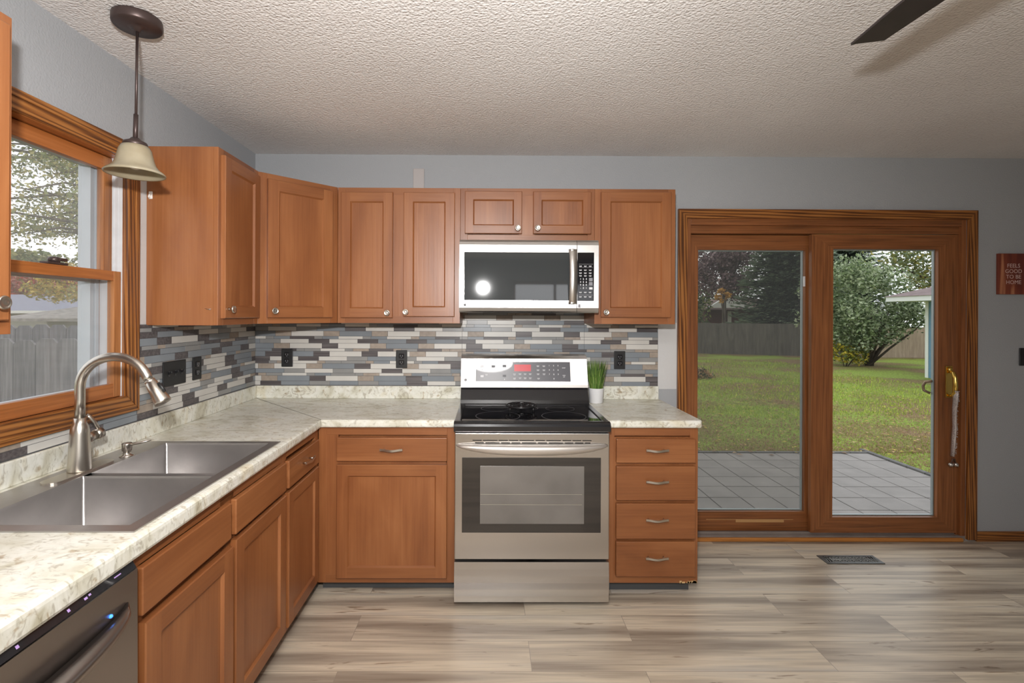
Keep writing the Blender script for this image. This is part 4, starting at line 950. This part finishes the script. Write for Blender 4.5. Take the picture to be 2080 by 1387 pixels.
# lawn
m, N, L, b = new_mat('lawn_with_fallen_leaves'); MT['lawn'] = m
t = N.new('ShaderNodeTexCoord')
def ln(s, d): n = N.new('ShaderNodeTexNoise'); n.inputs['Scale'].default_value = s; n.inputs['Detail'].default_value = d; L.new(t.outputs['Object'], n.inputs['Vector']); return n
a = ln(.55, 6); f1 = ln(22, 5); f2 = ln(90, 3)
ra = ramp(N, [(.40, (.30, .20, .10)), (.50, (.26, .26, .06)), (.60, (.30, .40, .06))]); L.new(a.outputs['Fac'], ra.inputs['Fac'])
rf = ramp(N, [(.35, (.55, .52, .45)), (.65, (1.25, 1.25, 1.2))]); L.new(f1.outputs['Fac'], rf.inputs['Fac'])
x1 = N.new('ShaderNodeMix'); x1.data_type = 'RGBA'; x1.blend_type = 'MULTIPLY'; x1.inputs[0].default_value = .9; L.new(ra.outputs[0], x1.inputs[6]); L.new(rf.outputs[0], x1.inputs[7])
L.new(x1.outputs[2], b.inputs['Base Color']); b.inputs['Roughness'].default_value = .9
bp = N.new('ShaderNodeBump'); bp.inputs['Distance'].default_value = .03; L.new(f2.outputs['Fac'], bp.inputs['Height']); L.new(bp.outputs['Normal'], b.inputs['Normal'])
bm = BM(); n = 40
bx(bm, -60, .13, G - .4, 60, 70, G); bx(bm, -60, -40, G - .4, -.13, .13, G); bx(bm, -.13, -40, G - .4, 60, -6.7, G)
tag(obj('lawn', bm, 'lawn'), kind='structure')
# patio
PVM = [mat('paver_grey', (.235, .215, .205), .75, bump=.002, bscale=80, var=.12, vscale=4), mat('paver_joint', (.06, .055, .05), .9), mat('paver_edging', (.12, .115, .11), .8, var=.2)]
bm = BM(); p_ = .301; X1, Y1 = 6.30, 3.13
bx(bm, X1 - 20 * p_ + .02, .14, G, X1, Y1, G + .012, 0, 1)
for i in range(20):
    for j in range(10):
        x, y = X1 - (i + 1) * p_, Y1 - (j + 1) * p_
        if x < X1 - 20 * p_ - .01 or y < .14: continue
        bx(bm, x + .005, y + .005, G + .005, x + p_ - .005, y + p_ - .005, G + .02 + random.Random(i * 31 + j).random() * .003, .002, 0, 1)
k = 0
y = .15
while y < Y1 + .05: bx(bm, X1 + .005, y, G, X1 + .065, y + .235, G + .04, .006, 2); y += .242
x = X1 - 20 * p_
while x < X1: bx(bm, x, Y1 + .005, G, x + .235, Y1 + .055, G + .035, .006, 2); x += .242
tag(obj('patio_paving', bm, PVM), kind='structure')
# grass tufts and fallen leaves
rnd = random.Random(8); V = []; F = []; MI = []
from mathutils import noise as mnoise
for k in range(60000):
    u = rnd.random(); y = 3.22 + u * u * 13; x = 1.2 + (y * .1) + rnd.random() * (6.2 + y * .75)
    if rnd.random() < .12: x = 6.42 + rnd.random() * 2.5; y = 1.6 + rnd.random() * 2
    if (x < 6.40 and y < 3.22) or x > 12.6: continue
    g = mnoise.noise(Vector((x * .5, y * .5, 3)));  brown = (mnoise.noise(Vector((x * .35 + 9, y * .6, 1))) + (.42 if y < 5.6 else (.1 if y < 7 else -.12))) > .05
    h_ = (.022 + rnd.random() * .03) * (.6 if brown else 1) * (1 + y * .03); a_ = rnd.random() * PI; w2_ = .006 * (1 + y * .08); n0 = len(V)
    cx_, sx_ = math.cos(a_) * w2_, math.sin(a_) * w2_
    V += [(x - cx_, y - sx_, G - .002), (x + cx_, y + sx_, G - .002), (x + rnd.uniform(-.02, .02), y + rnd.uniform(-.02, .02), G + h_)]
    F.append([n0, n0 + 1, n0 + 2]); MI.append((2 if rnd.random() < .75 else 0) if brown else (rnd.choice((0, 0, 1))))
GL = [leafmat('lawn_green', (.33, .42, .07)), leafmat('lawn_bright_green', (.48, .55, .10)), leafmat('lawn_dry', (.40, .275, .16))]
tag(raw('grass', V, F, GL, MI), 'short patchy lawn grass beyond the patio', 'grass', kind='stuff')
V = []; F = []; MI = []
for k in range(2600):
    u = rnd.random(); y = 3.0 + u * 8; x = 2.2 + rnd.random() * (4.5 + y * .5)
    if y < 3.1 and rnd.random() < .8: continue
    s = .018 + rnd.random() * .022; a_ = rnd.random() * PI; n0 = len(V); z = G + .03 + rnd.random() * .015
    c_, d_ = math.cos(a_) * s, math.sin(a_) * s
    V += [(x - c_, y - d_, z), (x + d_ * .6, y - c_ * .6, z + .008), (x + c_, y + d_, z), (x - d_ * .6, y + c_ * .6, z + .008)]; F.append([n0, n0 + 1, n0 + 2, n0 + 3]); MI.append(rnd.choice((0, 0, 1, 2)))
FLM = [leafmat('fallen_leaf_brown', (.28, .16, .08)), leafmat('fallen_leaf_tan', (.50, .33, .18)), leafmat('fallen_leaf_yellow', (.55, .42, .10))]
tag(raw('fallen_leaves', V, F, FLM, MI), 'scattered brown and tan leaves lying on the lawn', 'leaves', kind='stuff')

# fences
FW = [wood('weathered_fence_board', (.085, .077, .076), (.165, .152, .150), (.27, .25, .245), 'Z', mott=.45, rough=.85, coat=0, fine=.6, bump=.001), mat('board_gap', (.02, .02, .02), .9)]
FD = [wood('dark_fence_board', (.065, .058, .052), (.115, .10, .09), (.17, .15, .135), 'Z', mott=.5, rough=.85, coat=0, fine=.4), FW[1]]
FT = [wood('tan_fence_board', (.26, .19, .14), (.34, .26, .19), (.42, .33, .25), 'Z', mott=.5, rough=.85, coat=0, fine=.4), FW[1]]
def fence(label, p0, p1, top, bw, mats, dog=True, post=2.4, rail=True, jitter=.01):
    d = Vector((p1[0] - p0[0], p1[1] - p0[1], 0)); ln_ = d.length; ang = math.atan2(d.y, d.x)
    t_ = thing('board_fence', label, 'fence', (p0[0], p0[1], G), ang); h_ = top - G; rnd = random.Random(int(ln_ * 100))
    bm = BM(); x = 0
    while x < ln_ - bw * .5:
        hh = h_ + rnd.uniform(-jitter, jitter); c_ = bw * .22 if dog else 0
        a, b_ = x + .002, x + bw - .002
        pl_ = [(a, .02), (b_, .02), (b_, hh - c_), (b_ - c_, hh), (a + c_, hh), (a, hh - c_)] if dog else [(a, .02), (b_, .02), (b_, hh), (a, hh)]
        yo = rnd.uniform(-.002, .002); prism(bm, pl_, 'Y', -.009 + yo, .009 + yo); x += bw
    obj('boards', bm, mats, t_)
    bm = BM()
    for z in (h_ * .2, h_ * .85): bx(bm, 0, .009, z - .04, ln_, .045, z + .04)
    obj('rails', bm, mats, t_)
    k = 0
    while k * post < ln_: 
        bm = BM(); bx(bm, k * post, .045, 0, k * post + .09, .135, h_ - .02); obj('post', bm, mats, t_); k += 1
    return t_
# side-yard fences seen through the kitchen window
fence('weathered grey dog-eared fence nearest the kitchen window', (-3.9, .32), (-.16, .32), 1.232, .150, FW)
fence('weathered grey fence rising just behind the nearest one outside the kitchen window', (-6.5, 1.32), (-.9, 1.32), 1.300, .150, FW, post=2.4)
# far fence along the back of the garden
fence('dark weathered board fence along the back of the garden', (7.0, 20.6), (16.8, 17.4), 1.05, .145, FD, False, 2.4)
fence('tan board fence behind the big shrub beside the shed', (16.9, 17.4), (26.0, 17.2), .95, .15, FT, False, 2.4)

# shed
sd = thing('garden_shed', 'blue shed with white trim and a shingled roof, right side of the garden', 'shed', (14.06, 6.45, G))
bm = BM(); bx(bm, .02, .02, 0, 4.0, 4.48, 2.2); obj('walls', bm, mat('blue_siding', (.12, .25, .36), .6, var=.06), sd)
bm = BM(); bx(bm, 0, 4.40, 0, .06, 4.5, 2.2); obj('corner_trim', bm, mat('white_trim', (.70, .72, .68), .6), sd)
bm = BM(); bx(bm, -.86, -.7, 2.19, 4.86, 4.84, 2.33); obj('fascia', bm, mat('white_fascia', (.72, .74, .72), .6), sd)
bm = BM(); V_ = [bm.verts.new(p) for p in ((-.90, -.75, 2.33), (4.9, -.75, 2.33), (4.9, 4.89, 2.33), (-.90, 4.89, 2.33), (2.0, -.75, 2.95), (2.0, 4.89, 2.95))]
for q in ((0, 4, 5, 3), (1, 2, 5, 4), (0, 1, 4), (2, 3, 5), (3, 2, 1, 0)): bm.faces.new([V_[k] for k in q])
m, N, L, b = new_mat('shingles'); t = N.new('ShaderNodeTexCoord'); br = N.new('ShaderNodeTexBrick'); br.inputs['Scale'].default_value = 4; br.inputs['Color1'].default_value = (.17, .12, .12, 1); br.inputs['Color2'].default_value = (.24, .18, .18, 1); br.inputs['Mortar'].default_value = (.10, .07, .07, 1); br.inputs['Row Height'].default_value = .6
L.new(t.outputs['Object'], br.inputs['Vector']); L.new(br.outputs['Color'], b.inputs['Base Color']); b.inputs['Roughness'].default_value = .9
obj('roof', bm, m, sd)

# red-brown house beyond the back fence
hs = thing('house', 'red-brown house with a brown hip roof behind the garden fence', 'house', (18.9, 36.0, G))
bm = BM(); bx(bm, 0, 0, 0, 7.6, 8, 2.2); obj('walls', bm, mat('dark_red_brick', (.10, .035, .035), .8, var=.2), hs)
bm = BM(); V_ = [bm.verts.new(p) for p in ((-.7, -1.0, 2.2), (8.3, -1.0, 2.2), (8.3, 9, 2.2), (-.7, 9, 2.2), (2.6, 3.5, 3.3), (5.4, 3.5, 3.3))]
for q in ((0, 1, 5, 4), (1, 2, 5), (2, 3, 4, 5), (3, 0, 4), (3, 2, 1, 0)): bm.faces.new([V_[k] for k in q])
obj('roof', bm, mat('brown_roof', (.17, .11, .10), .9), hs)
bm = BM(); prism(bm, [(-.2, 2.35), (1.6, 3.45), (3.4, 2.35)], 'Y', -.9, -.6); obj('gable', bm, mat('white_gable', (.62, .62, .60), .7), hs)
bm = BM(); bx(bm, 1.75, -.03, .2, 2.05, .02, 2.1); obj('door', bm, mat('white_door', (.6, .6, .6), .6), hs)
# neighbour's grey-roofed house through the kitchen window
nh = thing('house', 'low cream house with a grey-blue roof outside the kitchen window', 'house', (-11.4, 12.0, G))
CRM = mat('cream_siding', (.45, .43, .36), .7)
def siding(bm, x0, x1, y, z0, z1):
    z = z0
    while z < z1: prism(bm, [(y - .02, z), (y, z), (y, z + .1), (y - .005, z + .1)], 'X', x0, x1); z += .1
bm = BM(); bx(bm, -13, 0, 0, 0, 8, 1.80); siding(bm, -13, 0, 0, 0, 1.75); obj('walls', bm, CRM, nh)
bm = BM(); prism(bm, [(-.55, 1.80), (4, 2.46), (8.5, 1.80)], 'X', -13.5, .45); obj('roof', bm, mat('blue_grey_shingles', (.20, .21, .26), .85, var=.08), nh)
bm = BM(); bx(bm, -13.5, -.60, 1.74, .45, -.55, 1.82); obj('gutter', bm, mat('white_gutter', (.72, .72, .68), .5), nh)
ns_ = thing('neighbour_shed', 'small shed with a weathered roof in front of the cream house', 'shed', (-6.6, 5.8, G))
bm = BM(); bx(bm, .1, 0, 0, 3.4, 2.4, 1.66); siding(bm, .1, 3.4, 0, 0, 1.62); obj('walls', bm, CRM, ns_)
bm = BM(); prism(bm, [(-.55, 1.67), (1.2, 1.90), (2.9, 1.67), (-.55, 1.62)], 'X', -.3, 3.8); obj('roof', bm, mat('weathered_roof', (.30, .28, .25), .9, var=.35, vscale=9), ns_)

# --- foliage
def leaves(cl, n, size, rnd, V, F, MI, mis, stretch=1.0, droop=0, shell=.35):
    """cl: list of (centre, radii); n leaves in all, spread by volume"""
    ws = [r[0] * r[1] * r[2] for c, r in cl]; tot = sum(ws)
    for (c, r), w3 in zip(cl, ws):
        for _ in range(int(n * w3 / tot) + 1):
            while True:
                p = Vector((rnd.uniform(-1, 1), rnd.uniform(-1, 1), rnd.uniform(-1, 1)))
                if shell < p.length < 1: break
            q = Vector((c[0] + p.x * r[0], c[1] + p.y * r[1], c[2] + p.z * r[2]))
            s = size * rnd.uniform(.6, 1.3); a_ = Vector((rnd.gauss(0, 1), rnd.gauss(0, 1), rnd.gauss(0, .7))).normalized()
            if droop: a_ = Vector((p.x, p.y, -droop * rnd.random())).normalized()
            b_ = a_.cross(Vector((rnd.gauss(0, 1), rnd.gauss(0, 1), rnd.gauss(0, 1)))).normalized() * s * .55; a_ = a_ * s * stretch
            n0 = len(V); V += [tuple(q - a_), tuple(q + b_), tuple(q + a_), tuple(q - b_)]; F.append([n0, n0 + 1, n0 + 2, n0 + 3]); MI.append(rnd.choice(mis))
BARK = mat('brown_bark', (.085, .065, .05), .9, bump=.01, bscale=20, var=.3)
BARKL = mat('grey_bark', (.17, .15, .125), .9, var=.3)
def rnd_clusters(rnd, c, r, n, s0, s1, flat=1):
    out = []
    for _ in range(n):
        while True:
            p = Vector((rnd.uniform(-1, 1), rnd.uniform(-1, 1), rnd.uniform(-1, 1)))
            if p.length < 1: break
        s = rnd.uniform(s0, s1); out.append(((c[0] + p.x * r[0], c[1] + p.y * r[1], c[2] + p.z * r[2]), (s, s, s * flat)))
    return out
# big pale shrub behind the lawn
rnd = random.Random(31)
bsh = thing('large_shrub', 'large pale green shrub with fanning bare stems beside the shed', 'shrub', (15.0, 14.2, G))
V = []; F = []; MI = []
cl = rnd_clusters(rnd, (-.45, 0, 2.15), (1.65, 1.3, 1.45), 60, .32, .6) + rnd_clusters(rnd, (.9, 0, 1.75), (1.2, 1.0, .75), 22, .25, .45) + rnd_clusters(rnd, (-.9, 0, 1.0), (.9, .9, .5), 16, .25, .45)
leaves(cl, 15000, .060, rnd, V, F, MI, (0, 0, 1, 1, 2))
raw('foliage', V, F, [leafmat('shrub_pale', (.46, .52, .34)), leafmat('shrub_mid', (.22, .29, .14)), leafmat('shrub_deep', (.08, .12, .055))], MI, bsh)
bm = BM()
for k in range(16):
    a_ = rnd.uniform(-.6, 1.25); yy = rnd.uniform(-.6, .6); ln_ = rnd.uniform(1.7, 2.6)
    tube(bm, [(rnd.uniform(-.12, .12), rnd.uniform(-.1, .1), 0), (a_ * .5, yy * .4, ln_ * .30), (a_ * 1.15, yy * .8, ln_ * .62), (a_ * 1.75, yy, ln_)], [.045, .035, .025, .012], 7)
obj('stems', bm, BARK, bsh)
ys = thing('yellow_shrub', 'small yellow-leaved shrub at the foot of the large pale shrub', 'shrub', (13.9, 13.9, G))
V = []; F = []; MI = []
leaves([((-.05, 0, .42), (.45, .3, .30)), ((-.32, 0, .72), (.22, .2, .18)), ((.5, 0, .38), (.30, .3, .38)), ((.1, 0, .6), (.25, .2, .2)), ((-.45, 0, .95), (.10, .1, .14))], 900, .055, rnd, V, F, MI, (0, 0, 1, 2), shell=0)
raw('foliage', V, F, [leafmat('yellow_leaf', (.62, .50, .06)), leafmat('yellow_green_leaf', (.38, .40, .07)), leafmat('dull_green_leaf', (.12, .17, .05))], MI, ys)
bm = BM()
for k in range(7): a_ = rnd.uniform(-.5, .6); tube(bm, [(a_ * .2, 0, 0), (a_ * .7, rnd.uniform(-.1, .1), .4), (a_, 0, .8)], [.014, .01, .005], 5)
obj('stems', bm, BARK, ys)
# spruce
def spruce(label, x, y, h_, r_, seed, nb=70, mats=None, z_start=1.2):
    rnd = random.Random(seed); t_ = thing('spruce_tree', label, 'tree', (x, y, G)); V = []; F = []; MI = []
    nl = int((h_ - z_start) / .30)
    for l in range(nl):
        z = z_start + l * .30; rr_ = r_ * (1 - (z - z_start) / (h_ - z_start)) ** .85 + .15
        for b_ in range(19):
            a_ = rnd.random() * 2 * PI; L_ = rr_ * rnd.uniform(.8, 1.08); zz = z + rnd.uniform(-.15, .15)
            for s in range(int(20 * L_ / 1.2) + 8):
                u = (s + rnd.random()) / (int(20 * L_ / 1.2) + 8); d = L_ * (.15 + .85 * u); sag = -.32 * L_ * u + .22 * L_ * u * u * u
                side = rnd.uniform(-1, 1) * .42 * L_ * (1 - abs(u - .55)) * .8
                px_, py_ = d * math.cos(a_) - side * math.sin(a_), d * math.sin(a_) + side * math.cos(a_); pz = zz + sag - abs(side) * .25
                le = .24 + .12 * rnd.random(); dirx, diry = math.cos(a_ + side * 1.2), math.sin(a_ + side * 1.2); n0 = len(V); w2_ = .075
                V += [(px_, py_, pz), (px_ + dirx * le * .5 - diry * w2_, py_ + diry * le * .5 + dirx * w2_, pz - .015), (px_ + dirx * le, py_ + diry * le, pz + rnd.uniform(-.06, .04)), (px_ + dirx * le * .5 + diry * w2_, py_ + diry * le * .5 - dirx * w2_, pz - .05)]
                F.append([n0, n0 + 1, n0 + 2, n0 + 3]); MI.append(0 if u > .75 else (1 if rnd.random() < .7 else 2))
    core = [((0, 0, z_start + k_ * .5 + .2), (r_ * .62 * (1 - k_ * .5 / (h_ - z_start)), r_ * .62 * (1 - k_ * .5 / (h_ - z_start)), .42)) for k_ in range(int((h_ - z_start) / .5))]
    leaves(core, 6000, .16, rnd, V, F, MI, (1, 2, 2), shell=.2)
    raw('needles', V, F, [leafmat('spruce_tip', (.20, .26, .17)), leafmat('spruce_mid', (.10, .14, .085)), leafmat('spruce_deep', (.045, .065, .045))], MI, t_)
    bm = BM(); tube(bm, [(0, 0, 0), (0, 0, h_ * .5), (0, 0, h_)], [.22, .13, .02], 9); obj('trunk', bm, BARK, t_)
    return t_
spruce('tall dark spruce behind the left glass of the patio door', 17.8, 23.2, 9.5, 3.1, 3)
spruce('dark spruce top showing over the pale shrub', 25.4, 29.6, 10.5, 3.2, 12)
# deciduous trees
def tree(name, label, x, y, c, r, ncl, s0, s1, n, size, mats, mis, seed, trunk=.15, branches=8, flat=.8, bark=None, shell=.2):
    rnd = random.Random(seed); t_ = thing(name, label, 'tree', (x, y, G)); V = []; F = []; MI = []
    cl = rnd_clusters(rnd, c, r, ncl, s0, s1, flat); leaves(cl, n, size, rnd, V, F, MI, mis, shell=shell)
    raw('foliage', V, F, mats, MI, t_)
    bm = BM(); tube(bm, [(0, 0, 0), (c[0] * .3, c[1] * .3, c[2] * .45), (c[0] * .8, c[1] * .8, c[2])], [trunk, trunk * .75, trunk * .4], 9)
    for k in range(branches):
        q = cl[rnd.randrange(len(cl))][0]; u = rnd.uniform(.3, .8); s = (c[0] * u * .7, c[1] * u * .7, c[2] * (.3 + u * .5))
        mid = [(s[j] + q[j]) / 2 + rnd.uniform(-.2, .2) for j in range(3)]; mid[2] += .2
        tube(bm, [s, mid, q], [trunk * .38, trunk * .22, trunk * .08], 6)
    obj('trunk', bm, bark or BARK, t_); return t_
PUR = [leafmat('purple_leaf', (.20, .125, .145)), leafmat('purple_leaf_light', (.32, .23, .24)), leafmat('orange_leaf', (.45, .24, .05))]
tree('purple_leaf_tree', 'dark purple-leaved tree behind the left part of the back fence', 16.5, 28.0, (0, 0, 5.5), (2.3, 1.6, 2.5), 56, .5, .9, 11000, .11, PUR, (0, 0, 0, 1, 1), 41, .16, 12)
GRN = [leafmat('green_leaf', (.14, .19, .06)), leafmat('olive_leaf', (.25, .27, .09)), leafmat('deep_leaf', (.07, .10, .04))]
tree('green_tree', 'green tree at the far left of the view through the patio door', 16.6, 33.0, (-.6, 0, 2.6), (1.6, 1.6, 2.0), 26, .5, .9, 3500, .12, GRN, (0, 1, 2), 42)
tree('green_tree', 'green and yellow tree above the shrub with bare reaching branches', 22.5, 17.6, (-1.6, 0, 4.4), (3.4, 1.5, 2.0), 60, .35, .8, 6500, .085, [GRN[1], leafmat('yellowish_leaf', (.42, .36, .10)), leafmat('grey_green_leaf', (.22, .27, .15))], (0, 0, 1, 2, 2), 43, .22, 26)
tree('orange_tree', 'small orange-leaved tree behind the back fence beneath the purple tree', 12.45, 19.6, (0, 0, 2.62), (.35, .25, .45), 9, .10, .2, 420, .06, [leafmat('orange_leaf_b', (.55, .32, .06)), leafmat('orange_leaf_c', (.42, .22, .05))], (0, 1), 44, .06, 4)
# hedge-like dark undergrowth by the far fence
hd_ = thing('brush_pile', 'low pile of twigs and brown leaves on the left of the lawn', 'brush pile', (7.3, 10.6, G))
rnd = random.Random(6); V = []; F = []; MI = []; leaves([((0, 0, .08), (.55, .35, .12)), ((.1, 0, .18), (.25, .2, .12))], 420, .05, rnd, V, F, MI, (0, 1, 2), shell=0)
raw('dead_leaves', V, F, [FLM[0], GRN[2], FLM[1]], MI, hd_)
bm = BM()
for k in range(14): x_ = rnd.uniform(-.5, .4); tube(bm, [(x_, rnd.uniform(-.2, .2), .02), (x_ + rnd.uniform(-.1, .1), rnd.uniform(-.1, .1), rnd.uniform(.2, .42))], .006, 5)
obj('twigs', bm, BARK, hd_)
# maple outside the kitchen window
rnd = random.Random(77)
mp_ = thing('maple_tree', 'large green-gold maple filling the sky outside the kitchen window', 'tree', (-6.1, 8.0, G))
V = []; F = []; MI = []; cl = []
bm = BM(); tube(bm, [(0, 0, 0), (.1, 0, 2.0), (0, 0, 4.2), (-.2, 0, 6.5)], [.26, .22, .15, .06], 10)
for k in range(60):
    z0_ = rnd.uniform(3.0, 6.2); a_ = rnd.uniform(PI * .55, PI * 1.6) if k % 3 else rnd.uniform(0, 2 * PI); L_ = rnd.uniform(1.6, 4.2)
    ex_, ey_ = math.cos(a_) * L_, math.sin(a_) * L_ * .8; ez_ = z0_ + rnd.uniform(-.5, 1.1)
    if ez_ < 3.25: ez_ = 3.25 + rnd.random() * .4
    P_ = [(0, 0, z0_), (ex_ * .4, ey_ * .4, z0_ + .35), (ex_ * .75, ey_ * .75, (z0_ + ez_) / 2 + .3), (ex_, ey_, ez_)]
    tube(bm, P_, [.05, .035, .022, .008], 6)
    for j in range(6):
        u = rnd.uniform(.35, 1.05); q = Vector(P_[1]).lerp(Vector(P_[3]), u); s = rnd.uniform(.16, .36)
        cl.append(((q.x + rnd.uniform(-.3, .3), q.y + rnd.uniform(-.3, .3), q.z + rnd.uniform(-.25, .25)), (s * 1.3, s * 1.3, s * .6)))
obj('trunk', bm, BARKL, mp_)
leaves(cl, 19000, .040, rnd, V, F, MI, (0, 0, 1, 1, 2), shell=0)
raw('foliage', V, F, [leafmat('maple_green', (.33, .37, .17)), leafmat('maple_gold', (.50, .46, .20)), leafmat('maple_deep', (.20, .23, .11))], MI, mp_)
YEL = [leafmat('gold_leaf', (.55, .42, .10)), leafmat('olive_gold_leaf', (.34, .33, .12)), leafmat('red_leaf', (.52, .13, .09)), leafmat('rose_leaf', (.55, .26, .20))]
tree('golden_tree', 'round golden-green tree right of the meeting rail outside the kitchen window', -15.4, 22.5, (-1.2, 0, 3.9), (2.6, 1.4, 2.3), 56, .4, .8, 9000, .09, YEL, (0, 1, 1), 51, .12, 8)
tree('red_tree', 'red autumn tree behind the grey-blue roof', -21.5, 21.8, (0, 0, 3.0), (2.6, 1.3, 1.1), 40, .4, .7, 5000, .10, YEL, (2, 2, 3, 3, 1), 52)
tree('golden_tree', 'low green-gold tree behind the grey-blue roof, left of the red one', -27.0, 27.0, (1.0, 0, 3.2), (6.0, 1.5, 2.2), 70, .6, 1.1, 9000, .15, [GRN[1], YEL[1], GRN[0]], (0, 1, 2), 53)
tree('golden_tree', 'yellow tree with hanging leaves above the small shed', -3.3, 4.9, (-2.15, 0, 2.15), (.50, .3, .36), 20, .10, .20, 1500, .032, YEL, (0, 0, 1), 54, .025, 2)
